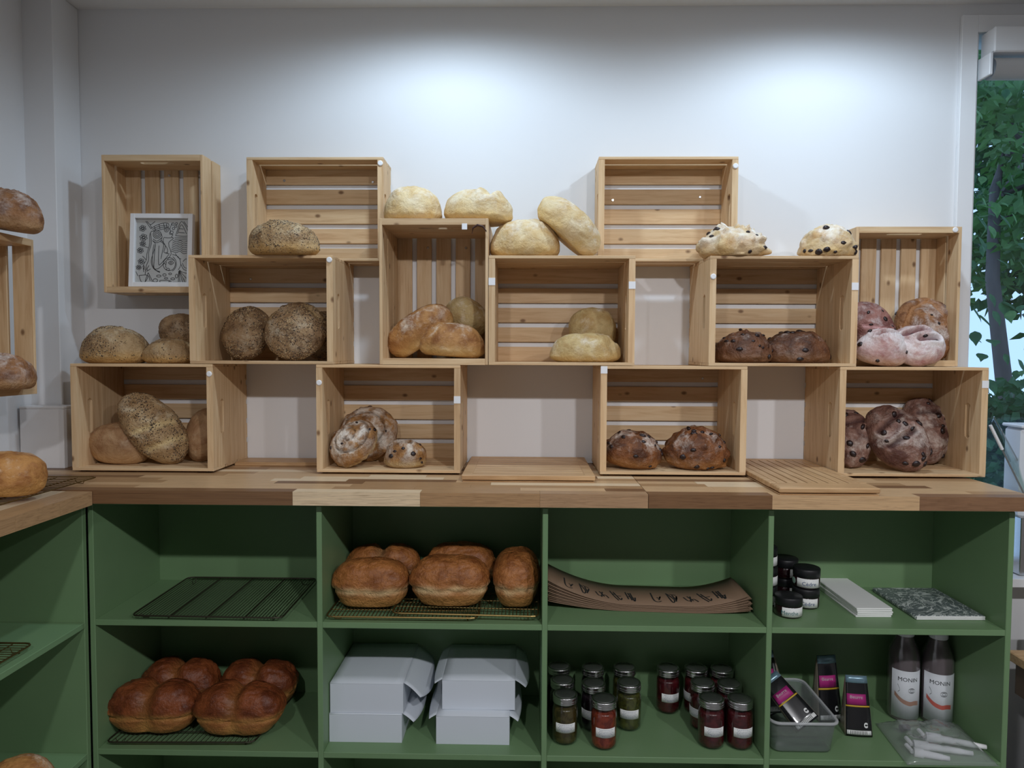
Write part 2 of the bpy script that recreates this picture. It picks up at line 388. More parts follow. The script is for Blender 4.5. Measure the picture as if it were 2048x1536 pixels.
# ------------------------------------------------------------------ worktops of glued staves
UNIT = box_mesh(1, 1, 1, 0.0, STAVE, 'unit')
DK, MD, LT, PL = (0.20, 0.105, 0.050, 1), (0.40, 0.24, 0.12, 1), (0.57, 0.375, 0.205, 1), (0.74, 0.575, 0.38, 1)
def stave(parent, lo, hi, c, alongy=False):
    o = bpy.data.objects.new('stave', UNIT); link(o, parent)
    s = [hi[i]-lo[i] for i in range(3)]
    o.location = [(hi[i]+lo[i])/2 for i in range(3)]
    if alongy: o.rotation_euler = (0, 0, math.pi/2); o.scale = (s[1], s[0], s[2])
    else: o.scale = s
    o.color = c
def pick(): return random.choice([MD, MD, LT, LT, LT, PL, DK])
def slab(name, label, x0, x1, y0, y1, front, xcut=None):
    wt = empty(name, (x0, y0, ZW-WT)); tag(wt, label, 'worktop')
    y = y0; row = 0
    while y < y1-0.005:
        ye = min(y+0.038 if row else y+0.040, y1)
        segs = []
        xs = x0 if (xcut is None or ye < YCOL-0.002) else xcut
        if row == 0: segs = front
        else:
            x = xs
            while x < x1-0.01:
                xe = x+random.uniform(0.16, 0.46)
                if xe > x1-0.10: xe = x1
                segs.append((x, xe, pick())); x = xe
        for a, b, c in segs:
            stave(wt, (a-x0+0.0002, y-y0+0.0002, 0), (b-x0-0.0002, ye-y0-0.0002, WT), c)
        y = ye; row += 1
    return wt
def fx(px): return at(px, 990, -0.53).x
xs = fx(1297); XEND = 1.388
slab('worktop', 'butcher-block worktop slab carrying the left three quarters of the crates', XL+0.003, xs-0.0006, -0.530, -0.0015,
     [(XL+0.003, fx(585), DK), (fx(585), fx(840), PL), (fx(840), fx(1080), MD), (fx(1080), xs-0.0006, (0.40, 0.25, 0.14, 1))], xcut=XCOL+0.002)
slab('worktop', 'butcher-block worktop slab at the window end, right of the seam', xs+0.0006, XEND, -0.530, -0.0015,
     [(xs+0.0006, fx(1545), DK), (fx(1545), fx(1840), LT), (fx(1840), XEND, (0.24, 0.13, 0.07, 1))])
lw = empty('worktop', (XL+0.003, -0.532, ZW-WT-0.003)); tag(lw, 'butcher-block worktop on the left cabinet with a wire rack on it', 'worktop')
x = XL+0.003; XLE = -1.118; k = 0
while x < XLE-0.005:
    xe = min(x+0.042, XLE); y = -0.532
    if XLE-xe < 0.01: xe = XLE
    while y > -1.35:
        ye = max(y-random.uniform(0.15, 0.4), -1.36)
        if xe == XLE and k == 0: ye = -0.66; k = 1
        stave(lw, (x-XL-0.003, ye+0.532, 0), (xe-XL-0.003-0.0003, y+0.532-0.0003, WT), MD if xe == XLE else pick(), True); y = ye
    x = xe

# ------------------------------------------------------------------ wooden crates
CW, CH = 0.44, 0.3294
DEEP, SHAL = 0.2602, 0.1282
ET, ST = 0.019, 0.009
def plank_slot(wd, ln, th, mat, slot=True):
    k = ('slot', round(wd, 4), round(ln, 4))
    if k in BOXC: return BOXC[k]
    bm = bmesh.new(); sl, sr = 0.056, 0.0125
    ca = math.atan2(wd/2, ln/2)
    angs = sorted([2*math.pi*i/28+0.01 for i in range(28)]+[ca, math.pi-ca, math.pi+ca, 2*math.pi-ca])
    def outer_pt(t):
        c_, s_ = math.cos(t), math.sin(t); k_ = min((ln/2)/max(1e-9, abs(c_)), (wd/2)/max(1e-9, abs(s_))); return (k_*c_, k_*s_, 0)
    def inner_pt(t):
        c_, s_ = math.cos(t), math.sin(t); lo_, hi_ = 0.0, sl*1.2
        for _ in range(30):
            m_ = (lo_+hi_)/2; x_, y_ = abs(m_*c_), m_*s_
            ins = math.hypot(max(0, x_-(sl-sr)), y_) < sr
            if ins: lo_ = m_
            else: hi_ = m_
        return (lo_*c_, lo_*s_, 0)
    OV = [bm.verts.new(outer_pt(t)) for t in angs]; IV = [bm.verts.new(inner_pt(t)) for t in angs]
    for i in range(len(angs)):
        j = (i+1) % len(angs); bm.faces.new((OV[i], OV[j], IV[j], IV[i]))
    r = bmesh.ops.extrude_face_region(bm, geom=list(bm.faces))
    for v in [g for g in r['geom'] if isinstance(g, bmesh.types.BMVert)]: v.co.z += th
    bmesh.ops.recalc_face_normals(bm, faces=bm.faces)
    for v in bm.verts: v.co.z -= th/2
    m = bpy.data.meshes.new('plank'); bm.to_mesh(m); bm.free(); m.materials.append(mat); BOXC[k] = m
    return m
def disc(r, t, mat, seg=16):
    k = ('disc', r, t, mat.name)
    if k in BOXC: return BOXC[k]
    m = lathe([(r*0.6, 0), (r, 0.0), (r, t*0.6), (r*0.75, t)], seg); m.materials.append(mat); BOXC[k] = m
    for p in m.polygons: p.use_smooth = False
    return m
def crate(label, x, z, depth, portrait=False, y=-0.001, screws=(), dots=(), tapes=(), feet=False, facing=None):
    """local: x along the long side, y<0 towards the opening, z up when landscape"""
    rot = Euler((0, 0, 0)); loc = Vector((x, y, z))
    if portrait: rot = Euler((0, -math.pi/2, 0)); loc = Vector((x+CH, y, z))
    Mx = rot.to_matrix()
    if facing == 'right': Mx = Matrix.Rotation(math.pi/2, 3, 'Z') @ Mx; loc = Vector((x, y, z))
    root = empty('wooden_crate', loc, Mx.to_euler())
    tag(root, label, 'crate', 'wooden bread crates on the wall')
    d = depth
    # back slats
    sw = 0.0492; gap = (CH-2*ST-5*sw)/4
    for i in range(5):
        zc = ST+sw/2+i*(sw+gap)
        obj('back_slat', box_mesh(CW-0.002, ST, sw, 0.001, PINE), None, root, (CW/2, -ST/2, zc))
    # end planks
    pw = (d-ST)/2
    for s in (0, 1):
        xc = ET/2 if s == 0 else CW-ET/2
        for j in (0, 1):
            yc = -ST-pw/2-j*pw
            if j == 1: me = plank_slot(pw-0.0008, CH-2*ST, ET, PINE)
            else: me = box_mesh(CH-2*ST, pw-0.0008, ET, 0.0008, PINE)
            obj('end_plank', me, None, root, (xc, yc, CH/2), (0, -math.pi/2, 0))
    # long-side slats
    ns = 3 if d > 0.2 else 2
    g2 = 0.009 if ns == 3 else 0.013
    if facing: g2 = 0.017
    w2 = (d-(ns-1)*g2)/ns
    for s in (0, 1):
        zc = ST/2 if s == 0 else CH-ST/2
        for j in range(ns):
            yc = -(w2/2+j*(w2+g2))
            obj('side_slat', box_mesh(CW, w2, ST, 0.001, PINE), None, root, (CW/2, yc, zc))
    for (u, v) in screws: obj('screw', disc(0.0045, 0.002, STEEL), None, root, (u, -ST, v), (math.pi/2, 0, 0))
    for (u, v) in dots: obj('felt_dot', disc(0.0085, 0.004, FELT), None, root, (u, -d, v), (math.pi/2, 0, 0))
    for (u, v) in tapes: box('tape', (u-0.010, -d-0.001, v-0.011), (u+0.010, -d, v+0.011), TAPE, root, 0)
    if feet:
        for u in (0.02, CW-0.02):
            for q in (-0.02, -d+0.03): box('foot', (u-0.009, q-0.009, -0.006), (u+0.009, q+0.009, 0.0), BLACK, root, 0.001)
    return root
E2 = ET/2
FT = 0.006
crate('landscape wooden crate on the worktop at far left, holding a long seeded loaf', -1.352, ZW+FT, DEEP, dots=[(CW-E2, CH-0.030)], feet=True)
crate('landscape wooden crate on the worktop holding three swirled nut breads', -0.594, ZW+FT, DEEP, dots=[(E2, CH-0.055)], tapes=[(CW-E2, CH-0.105)], feet=True)
crate('landscape wooden crate on the worktop holding two amber fruit loaves', 0.271, ZW+FT, DEEP, tapes=[(E2, CH-0.012)], screws=[(0.03, CH-0.045), (CW-0.07, CH-0.045)], feet=True)
crate('landscape wooden crate on the worktop at far right, holding three dusky purple loaves', 0.987, ZW+FT, DEEP, tapes=[(CW-E2, CH-0.05)], feet=True)
MZ = ZW+0.3365
crate('landscape wooden crate in the middle row holding round brown seeded loaves', -0.981, MZ, DEEP, dots=[(CW-E2, CH-0.014)], screws=[(0.09, CH-0.045)])
crate('upright wooden crate in the middle holding golden loaves, pale loaves on top', -0.3995, MZ-0.0, DEEP, portrait=True, screws=[(CW-0.05, CH*0.66), (CW-0.05, CH*0.27)])
crate('landscape wooden crate in the middle row holding two pale loaves at its right', -0.0685, MZ, DEEP, tapes=[(E2, CH-0.078), (CW-E2, CH-0.088)])
crate('landscape wooden crate in the middle row holding two dark fruit loaves', 0.594, MZ, DEEP, dots=[(E2, CH-0.062)], tapes=[(CW-E2, CH-0.09)])
crate('upright shallow wooden crate beside the window holding purple fruit loaves', 1.087, MZ, SHAL, portrait=True, dots=[(CW-0.010, 0.022)])
crate('upright shallow wooden crate hung at upper left with a framed drawing in it', -1.323, ZW+0.564, SHAL, portrait=True, screws=[(CW-0.035, CH*0.52), (CW-0.035, CH*0.2)])
TZ = MZ+CH+0.0005
crate('shallow landscape wooden crate in the top row behind the single seeded loaf', -0.853, TZ, SHAL, dots=[(CW-E2, CH-0.020)], screws=[(0.08, CH-0.045), (0.38, CH-0.050)])
crate('shallow empty landscape wooden crate in the top row between pale and fruit loaves', 0.2725, TZ, SHAL, dots=[(CW-E2, CH-0.030)], screws=[(0.06, CH-0.11), (0.35, CH-0.10)])
crate('upright wooden crate on the left wall with a loaf on top, at the frame edge', XL+0.001, ZW+0.250, 0.205, portrait=True, y=-0.388, facing='right')

# slatted bread boards and strip on the worktop
def bread_board(label, x0, x1, y0, y1, slots_along_x):
    r = empty('bread_board', ((x0+x1)/2, (y0+y1)/2, ZW)); tag(r, label, 'board')
    wx, wy, t = (x1-x0)/2, (y1-y0)/2, 0.020
    box('tray_base', (-wx+0.002, -wy+0.002, 0), (wx-0.002, wy-0.002, 0.003), BOARD, r)
    e = 0.030
    if slots_along_x:
        box('frame_rail', (-wx, -wy, 0.006), (wx, -wy+0.016, t), BOARD, r); box('frame_rail', (-wx, wy-0.016, 0.006), (wx, wy, t), BOARD, r)
        box('frame_rail', (-wx, -wy+0.016, 0.006), (-wx+e, wy-0.016, t), BOARD, r); box('frame_rail', (wx-e, -wy+0.016, 0.006), (wx, wy-0.016, t), BOARD, r)
        n = 8; p = (2*wy-0.032)/n
        for i in range(n): box('board_slat', (-wx+e, -wy+0.016+i*p+0.0017, 0.006), (wx-e, -wy+0.016+(i+1)*p-0.0017, t-0.0005), BOARD, r, 0.001)
    else:
        ef = 0.075
        box('frame_rail', (-wx, -wy, 0.006), (wx, -wy+ef, t), BOARD, r, 0.003); box('frame_rail', (-wx, wy-e, 0.006), (wx, wy, t), BOARD, r)
        box('frame_rail', (-wx, -wy+ef, 0.006), (-wx+0.02, wy-e, t), BOARD, r); box('frame_rail', (wx-0.02, -wy+ef, 0.006), (wx, wy-e, t), BOARD, r)
        n = 8; p = (2*wx-0.04)/n
        for i in range(n):
            o = obj('board_slat', box_mesh(2*wy-e-ef, p-0.0042, t-0.0065, 0.0006, BOARD), None, r, (-wx+0.02+(i+0.5)*p, (ef-e)/2, (t+0.0055)/2), (0, 0, math.pi/2))
    return r
bread_board('slatted wooden bread board lying flat between the swirl and fruit loaf crates', -0.140, 0.246, -0.370, -0.006, True)
bread_board('slatted wooden bread board jutting out to the worktop edge near the window', 0.716, 0.982, -0.524, -0.010, False)
r = empty('wooden_strip', (-0.755, -0.06, ZW)); tag(r, 'narrow wooden strip lying against the wall between the two left worktop crates', 'strip')
box('plank', (-0.155, -0.05, 0), (0.155, 0.05, 0.011), BOARD, r); box('edge_lip', (-0.155, -0.056, 0), (0.155, -0.05, 0.008), BOARD, r)

# ------------------------------------------------------------------ loaves
def loaf_geo(a, b, h, seed, n=2.0, belly=0.22, topexp=0.82, amp=0.055, fine=0.022, lobes=0, scores=(), sw=0.07, sd=0.05, swirl=False, tin=False, lump=0.0, wrinkle=0.0, NU=84, NV=44):
    random.seed(seed); off = Vector((random.uniform(-50, 50), random.uniform(-50, 50), random.uniform(-50, 50)))
    V = []; SCO = []; HZ = []
    rm = (a*b*h)**(1/3)
    for j in range(NV+1):
        ph = -math.pi/2+math.pi*j/NV
        cp, sp = max(0.0, math.cos(ph)), math.sin(ph)
        for i in range(NU):
            th = 2*math.pi*i/NU; ct, st = math.cos(th), math.sin(th)
            pl = (abs(ct)**n+abs(st)**n)**(-1.0/n)
            if sp >= 0: rad = cp**topexp; z = belly*h+(1-belly)*h*sp
            else: rad = cp**0.5; z = belly*h*(1+max(-1.0, sp*1.25))
            if tin:
                q = min(1.0, z/(0.38*h))
                if q < 1: rad *= 0.90+0.07*q
                rad *= 1-0.04*math.exp(-((z-0.37*h)/(0.045*h))**2)
            u, v = rad*pl*ct, rad*pl*st
            s = 0.0; dz = 0.0
            if tin: s = math.exp(-((z/h-0.38-0.06*noise.noise(Vector((u*2.2, v*2.2, seed))))/0.075)**2)*(0.75+0.5*noise.noise(Vector((u*3, v*3, seed+9))))
            if lobes == 2:
                k = math.exp(-(u/0.15)**2)
                up_ = max(0.0, min(1.0, (z/h-0.15)/0.5))
                z *= 1-0.17*k*up_; v *= 1-0.13*k
                s = max(s, 0.8*k*(1-0.75*up_))
            if sp > 0.12:
                for sc in scores:
                    dm = 9.0
                    for (p0, p1) in zip(sc, sc[1:]):
                        ex, ey = p1[0]-p0[0], p1[1]-p0[1]; L = ex*ex+ey*ey
                        tt = max(0, min(1, ((u-p0[0])*ex+(v-p0[1])*ey)/L)) if L else 0
                        dm = min(dm, math.hypot(u-p0[0]-tt*ex, v-p0[1]-tt*ey))
                    g = math.exp(-(dm/sw)**2)
                    dz += -sd*h*g+0.55*sd*h*math.exp(-((dm-2.0*sw)/(0.8*sw))**2)
                    s = max(s, g)
                if swirl:
                    rr = math.hypot(u, v*1.0); ang = math.atan2(v, u)/(2*math.pi)
                    f = (rr*2.1-ang+0.25) % 1.0; f = min(f, 1-f)
                    if 0.10 < rr < 0.9:
                        g = math.exp(-(f/0.07)**2); dz += -0.09*h*g+0.04*h*math.exp(-((f-0.2)/0.1)**2); s = max(s, g*0.75)
            p = Vector((a*u, b*v, z))
            nd = Vector((u, v, (z/h-belly)*1.3))
            if nd.length > 1e-6: nd.normalize()
            q = p/rm
            d = amp*rm*(noise.noise(q*1.3+off)+0.5*noise.noise(q*2.9+off))
            if fine: d += fine*rm*noise.noise(q*7.0+off)
            if wrinkle and z > 0.3*h:
                wn = abs(noise.noise(Vector((q.x*2.2, q.y*2.2, q.z*4.5))+off)+0.35*noise.noise(q*5.0-off)); d -= wrinkle*rm*max(0.0, 0.10-wn)/0.10
            if lump: d += lump*rm*max(0.0, noise.noise(q*4.2-off)-0.12)*2.2
            base = min(1.0, max(0.0, z/(0.12*h)))
            p += nd*d*(0.25+0.75*base); p.z += dz
            if p.z < 0: p.z = 0.0
            V.append(p); SCO.append(s); HZ.append(p.z/h)
    F = []
    for j in range(NV):
        for i in range(NU):
            A = j*NU+i; B = j*NU+(i+1) % NU
            F.append((A, B, B+NU, A+NU))
    return V, F, SCO, HZ
SEEDM = {}
def seeds_mesh(V, F, seed, count, toward):
    rng = random.Random(seed); vs = []; fs = []; mi = []
    cand = [f for f in F if (V[f[2]]-V[f[0]]).length > 1e-4]
    while count > 0:
        f = rng.choice(cand); p = (V[f[0]]*rng.random()+V[f[2]]*rng.random()); 
        t = rng.random(); q = rng.random()
        p = V[f[0]].lerp(V[f[1]], t).lerp(V[f[3]].lerp(V[f[2]], t), q)
        nn = (V[f[1]]-V[f[0]]).cross(V[f[3]]-V[f[0]])
        if nn.length < 1e-12: continue
        nn.normalize()
        msk = noise.noise(p*14+Vector((seed, 0, 0)))
        if msk < rng.uniform(-0.35, 0.3) or nn.z < -0.2: count -= 0.4; continue
        tdir = Vector((rng.uniform(-1, 1), rng.uniform(-1, 1), rng.uniform(-1, 1))).cross(nn)
        if tdir.length < 1e-3: continue
        tdir.normalize(); bd = nn.cross(tdir)
        L = rng.uniform(0.0017, 0.0036); W_ = L*0.5; H_ = 0.0012
        b0 = len(vs)
        vs += [p+tdir*L, p-tdir*L, p+bd*W_, p-bd*W_, p+nn*H_]
        fs += [(b0, b0+2, b0+4), (b0+2, b0+1, b0+4), (b0+1, b0+3, b0+4), (b0+3, b0, b0+4)]
        mi += [0 if rng.random() < 0.62 else 1]*4
        count -= 1
    me = bpy.data.meshes.new('seeds'); me.from_pydata([tuple(v) for v in vs], [], fs)
    me.materials.append(SEEDD); me.materials.append(SEEDL); me.polygons.foreach_set('material_index', mi)
    return me
def raisin_mesh():
    bm = bmesh.new(); bmesh.ops.create_icosphere(bm, subdivisions=2, radius=1)
    for v in bm.verts: v.co *= 1+0.22*noise.noise(v.co*1.7+Vector((3, 1, 2)))
    for v in bm.verts: v.co.z *= 0.6
    m = bpy.data.meshes.new('raisin'); bm.to_mesh(m); bm.free(); m.materials.append(RAISIN); return smooth(m)
RM = raisin_mesh()
NSEED = [100]
def loaf(label, mat, c, size, Y, z=None, rot=(0, 0, 0), n=2.0, seeds=0, fruit=0, fsize=0.008, name='bread_loaf', group=None, **kw):
    """c: pixel centre; size (a,b,h) full metres; rot = (lean towards the viewer, roll in picture, spin)"""
    NSEED[0] += 1; sd = kw.pop('seed', NSEED[0])
    V, F, S, HZ = loaf_geo(size[0]/2, size[1]/2, size[2], sd, n=n, **kw)
    for v in V: v.z -= size[2]/2
    me = bpy.data.meshes.new(name); me.from_pydata([tuple(v) for v in V], [], F)
    at1 = me.attributes.new('score', 'FLOAT', 'POINT'); at1.data.foreach_set('value', S)
    at2 = me.attributes.new('hz', 'FLOAT', 'POINT'); at2.data.foreach_set('value', HZ)
    smooth(me); me.materials.append(CR[mat])
    lean, roll, spin = [R(q) for q in rot]
    Mr = Matrix.Rotation(roll, 3, 'Y') @ Matrix.Rotation(lean, 3, 'X') @ Matrix.Rotation(spin, 3, 'Z')
    seeds = int(seeds*1.7)
    o = obj(name, me, None, None, at(c[0], c[1], Y), Mr.to_euler())
    if z is not None: o.location.z = z - min((Mr @ v).z for v in V) + 0.0008
    tag(o, label, 'bread', group)
    if seeds:
        s = obj('seeds', seeds_mesh(V, F, sd, seeds, None), None, o); s['kind'] = 'stuff'
    if fruit:
        rng = random.Random(sd*3); up_ = (Mr.transposed() @ Vector((0, -0.8, 0.6)))
        got = 0; tries = 0
        while got < fruit and tries < 900:
            tries += 1; f = rng.choice(F)
            nn = (V[f[1]]-V[f[0]]).cross(V[f[3]]-V[f[0]])
            if nn.length < 1e-9: continue
            nn.normalize()
            if nn.dot(up_) < 0.15 or HZ[f[0]] < 0.08: continue
            got += 1; k = fsize*rng.uniform(0.6, 1.25)
            rr = obj('raisin', RM, None, o, V[f[0]]-nn*k*0.1, nn.to_track_quat('Z', 'Y').to_euler())
            rr.scale = (k, k*rng.uniform(0.6, 0.95), k)
    return o
def px(n, Y): return n*(Y-CAM.y)/FPX          # pixels to metres at depth Y
def rest(label, mat, x0, x1, y0, Y, z, depth=None, **kw):
    """loaf lying flat on a support of height z"""
    wd = px(x1-x0, Y); xc = (x0+x1)/2
    h = at(xc, y0, Y).z - z
    return loaf(label, mat, (xc, y0), (wd, depth or wd*0.85, h), Y, z=z, **kw)
def X(*pts): return [list(pts)]
CROSS = [[(-0.5, 0.1), (0.5, -0.1)]]
TL = MZ+CH                     # top of the landscape middle-row crates
TP = MZ+CW                     # top of the upright crate
# --- on top of the crates
rest('floury seeded loaf alone on top of the middle-row crate, before the top-left crate', 'seed', 498, 638, 446, -0.238, TL, 0.165, seeds=1300, scores=[[(-0.1, -0.3), (0.25, 0.2)]], sd=0.10, sw=0.10, topexp=0.72)
rest('pale round loaf on the upright crate, leftmost of the two up there', 'white', 768, 884, 377, -0.17, TP, 0.165, scores=[[(0.0, -0.2), (0.2, 0.4)]], sd=0.07, topexp=0.70)
loaf('pale loaf with a split top on the upright crate, overhanging its right edge', 'white', (957, 420), (px(138, -.18), 0.15, px(66, -.18)), -0.18, rot=(0, 3, -8), z=TP-0.006, scores=[[(0.3, -0.6), (0.45, 0.5)]], sd=0.14, sw=0.12, topexp=0.72)
rest('pale domed loaf sitting flat beside the leaning one on the middle crate', 'white', 981, 1121, 441, -0.185, TL, 0.17, scores=[[(0.3, -0.3), (0.75, -0.2)]], topexp=0.78, sd=0.05)
loaf('pale loaf leaning steeply against its neighbour, left of the empty top crate', 'white', (1142, 461), (px(150, -.20), 0.14, px(66, -.20)), -0.20, rot=(0, 42, 0), z=TL, topexp=0.7, belly=0.42)
rest('white floury fruit loaf with torn crust on the right crate, beside the top-row crate', 'fruitw', 1400, 1529, 457, -0.21, TL, 0.15, fruit=14, fsize=0.009, lump=0.16, scores=[[(-0.5, 0.2), (0.0, -0.5)], [(0.2, -0.5), (0.6, 0.1)]], sd=0.12)
rest('small white floury fruit loaf at the right end of the crate top', 'fruitw', 1604, 1708, 454, -0.20, TL, 0.14, fruit=12, fsize=0.009, scores=[[(-0.5, -0.3), (0.4, 0.1)]], sd=0.12, lump=0.06)
# --- upright crate by the window
RF = MZ+ST
loaf('pink fruit loaf standing at the left inside the window-side crate', 'purple', (1752, 662), (px(84, -.08), px(132, -.08), 0.06), -0.075, rot=(72, 0, 20), z=RF, fruit=12, fsize=0.008, scores=[[(-0.6, 0.2), (0.5, -0.2)]], sd=0.10)
loaf('large round brown loaf standing upright at the back of the window-side crate', 'rustic', (1855, 660), (px(122, -.07), px(134, -.07), 0.065), -0.068, rot=(78, 0, 0), z=RF, fruit=6, fsize=0.008, scores=[[(0.1, 0.75), (0.55, 0.2), (0.6, -0.5)], [(-0.8, 0.0), (-0.5, 0.6), (0.0, 0.8)]], sd=0.14)
loaf('floury white and purple loaf lying at the lower left of the window-side crate', 'purplew', (1763, 706), (px(100, -.175), 0.12, px(60, -.175)), -0.175, rot=(18, 6, 0), z=ZW+FT+CH, scores=[[(-0.4, -0.35), (0.6, 0.05)], [(-0.5, 0.0), (0.4, 0.35)]], sd=0.22, fruit=6, fsize=0.008)
loaf('round floury purple loaf with a deep cut, front of the window-side crate', 'purplew', (1836, 694), (px(106, -.165), px(92, -.165), 0.07), -0.165, rot=(52, -8, 0), z=ZW+FT+CH, fruit=5, fsize=0.009, scores=[[(-0.5, 0.3), (0.3, 0.45)], [(-0.1, -0.1), (0.5, -0.15)]], sd=0.24, sw=0.10)
# --- middle row
loaf('round brown seeded loaf standing on edge at left in the middle-row crate', 'seedb', (490, 662), (px(100, -.13), px(116, -.13), 0.075), -0.125, rot=(68, 0, 0), z=RF, seeds=1100, amp=0.05)
loaf('large round brown seeded loaf standing in front in the middle-row crate', 'seedb', (589, 660), (px(126, -.18), px(124, -.18), 0.07), -0.185, rot=(66, 0, 0), z=RF, seeds=1500, amp=0.045, scores=[[(-0.8, 0.3), (-0.6, 0.7)], [(0.3, 0.8), (0.8, 0.3)]], sd=0.12)
loaf('brown seeded loaf tucked behind the large one, against the crate end', 'seedb', (643, 655), (px(70, -.08), px(104, -.08), 0.06), -0.070, rot=(72, 0, 0), z=RF, seeds=500)
UF = MZ+ET
loaf('golden loaf tilted up against the left side of the upright crate', 'golden', (838, 671), (px(146, -.14), 0.12, px(66, -.14)), -0.15, rot=(10, -33, 0), z=UF, topexp=0.7, belly=0.45)
loaf('dusty loaf perched at the back right of the upright crate', 'dusty', (934, 634), (px(92, -.10), 0.10, px(72, -.10)), -0.085, rot=(25, 32, 0), topexp=0.75, belly=0.45)
loaf('golden domed loaf with white flour patch at front right of the upright crate', 'golden', (905, 688), (px(132, -.18), 0.135, px(68, -.18)), -0.182, rot=(0, 4, 0), z=UF, topexp=0.85)
rest('small pale loaf stacked behind at the right of the pale loaf crate', 'dusty', 1137, 1232, 617, -0.085, MZ+ST+0.045, 0.10, belly=0.45, topexp=0.7)
rest('pale loaf lying in front at the right of the pale loaf crate', 'dusty', 1101, 1241, 667, -0.185, MZ+ST, 0.13, scores=[[(0.7, -0.6), (0.85, 0.2)]], topexp=0.7)
rest('dark fruit loaf with a pale cut edge, left one in its middle-row crate', 'fruitd', 1430, 1543, 665, -0.175, MZ+ST, 0.15, fruit=16, fsize=0.0085, lump=0.08, scores=[[(-0.4, -0.3), (0.5, 0.0)]], sd=0.08)
rest('dark fruit loaf with an olive on its side, right one in its middle-row crate', 'fruitd', 1528, 1657, 662, -0.16, MZ+ST, 0.15, fruit=10, fsize=0.009, lump=0.05, topexp=0.9)
# --- left end, top of the first crate
L1T = ZW+FT+CH
rest('big seeded loaf with a floury top, left end above the first worktop crate', 'seed', 166, 296, 654, -0.165, L1T, 0.17, seeds=1500, scores=[[(-0.5, 0.0), (0.1, -0.1)]], sd=0.06)
rest('flat seeded loaf squeezed beneath a smaller one next to the middle-row crate', 'seed', 288, 392, 677, -0.165, L1T, 0.14, seeds=600, topexp=0.75)
loaf('small dark-seeded loaf perched on the flat one beside the middle-row crate', 'seedb', (362, 658), (px(88, -.13), 0.10, px(58, -.13)), -0.125, rot=(12, 4, 0), seeds=700, topexp=0.7, belly=0.45)
# --- first worktop crate
LF = ZW+FT+ST
loaf('plain oval loaf lying at left in the far-left worktop crate', 'plain', (243, 905), (px(124, -.17), 0.13, px(76, -.17)), -0.165, rot=(8, 5, 0), z=LF, topexp=0.75, belly=0.42)
loaf('long seeded loaf propped diagonally in the far-left worktop crate', 'seed', (306, 878), (px(176, -.20), px(98, -.20), 0.075), -0.195, rot=(62, 50, 0), z=LF, seeds=1500, scores=[[(-0.1, -0.7), (0.2, 0.7)], [(0.4, -0.7), (0.6, 0.6)]], sd=0.08)
loaf('plain loaf half hidden behind the end board of the far-left worktop crate', 'plain', (405, 872), (px(74, -.12), px(112, -.12), 0.07), -0.12, rot=(66, 0, 0), z=LF)
# --- second worktop crate
loaf('swirled nut bread leaning in front at left of its worktop crate', 'swirl', (704, 902), (px(104, -.205), px(90, -.205), 0.070), -0.212, rot=(52, -22, 30), z=LF, swirl=True, fruit=5, fsize=0.006, lump=0.04)
loaf('large swirled nut bread standing at the back of its worktop crate', 'swirl', (736, 872), (px(118, -.10), px(112, -.10), 0.065), -0.085, rot=(66, 10, 200), z=LF, swirl=True, fruit=6, fsize=0.006, lump=0.05)
rest('small nut bread with a burst dark top, right one in the swirl crate', 'swirl', 768, 855, 884, -0.19, LF, 0.12, fruit=8, fsize=0.008, scores=[[(-0.5, -0.3), (0.2, -0.35)]], sd=0.16, sw=0.12, topexp=0.65)
# --- third worktop crate
loaf('amber fruit loaf at left in its worktop crate, raisins on top', 'amber', (1266, 908), (px(116, -.19), 0.14, px(66, -.19)), -0.185, rot=(10, 6, 0), z=LF, fruit=16, fsize=0.0085, lump=0.06)
loaf('amber fruit loaf with a floury streak, right one in its worktop crate', 'amber', (1393, 908), (px(126, -.19), 0.15, px(72, -.19)), -0.185, rot=(10, 0, 0), z=LF, fruit=15, fsize=0.0085, lump=0.08, scores=[[(-0.1, 0.3), (0.5, -0.1)]], sd=0.10)
# --- fourth worktop crate
loaf('dusky purple loaf half hidden behind the left end board of the last crate', 'purpled', (1706, 872), (px(78, -.15), px(124, -.15), 0.07), -0.15, rot=(64, 6, 0), z=LF, fruit=8, fsize=0.011, lump=0.03, scores=[[(-0.5, 0.3), (0.5, 0.5)]], sd=0.10)
loaf('dusky purple loaf leaning forward in the centre of the last crate', 'purpled', (1796, 878), (px(106, -.20), px(144, -.20), 0.075), -0.205, rot=(60, -26, 0), z=LF, fruit=14, fsize=0.011, lump=0.03, scores=[[(-0.6, 0.3), (0.5, 0.5)], [(-0.6, -0.2), (0.5, -0.1)]], sd=0.10)
loaf('dusky purple loaf standing at the back right of the last crate', 'purpled', (1853, 860), (px(102, -.09), px(140, -.09), 0.07), -0.078, rot=(70, 10, 0), z=LF, fruit=12, fsize=0.011, lump=0.03, scores=[[(-0.5, 0.4), (0.5, 0.6)]], sd=0.10)
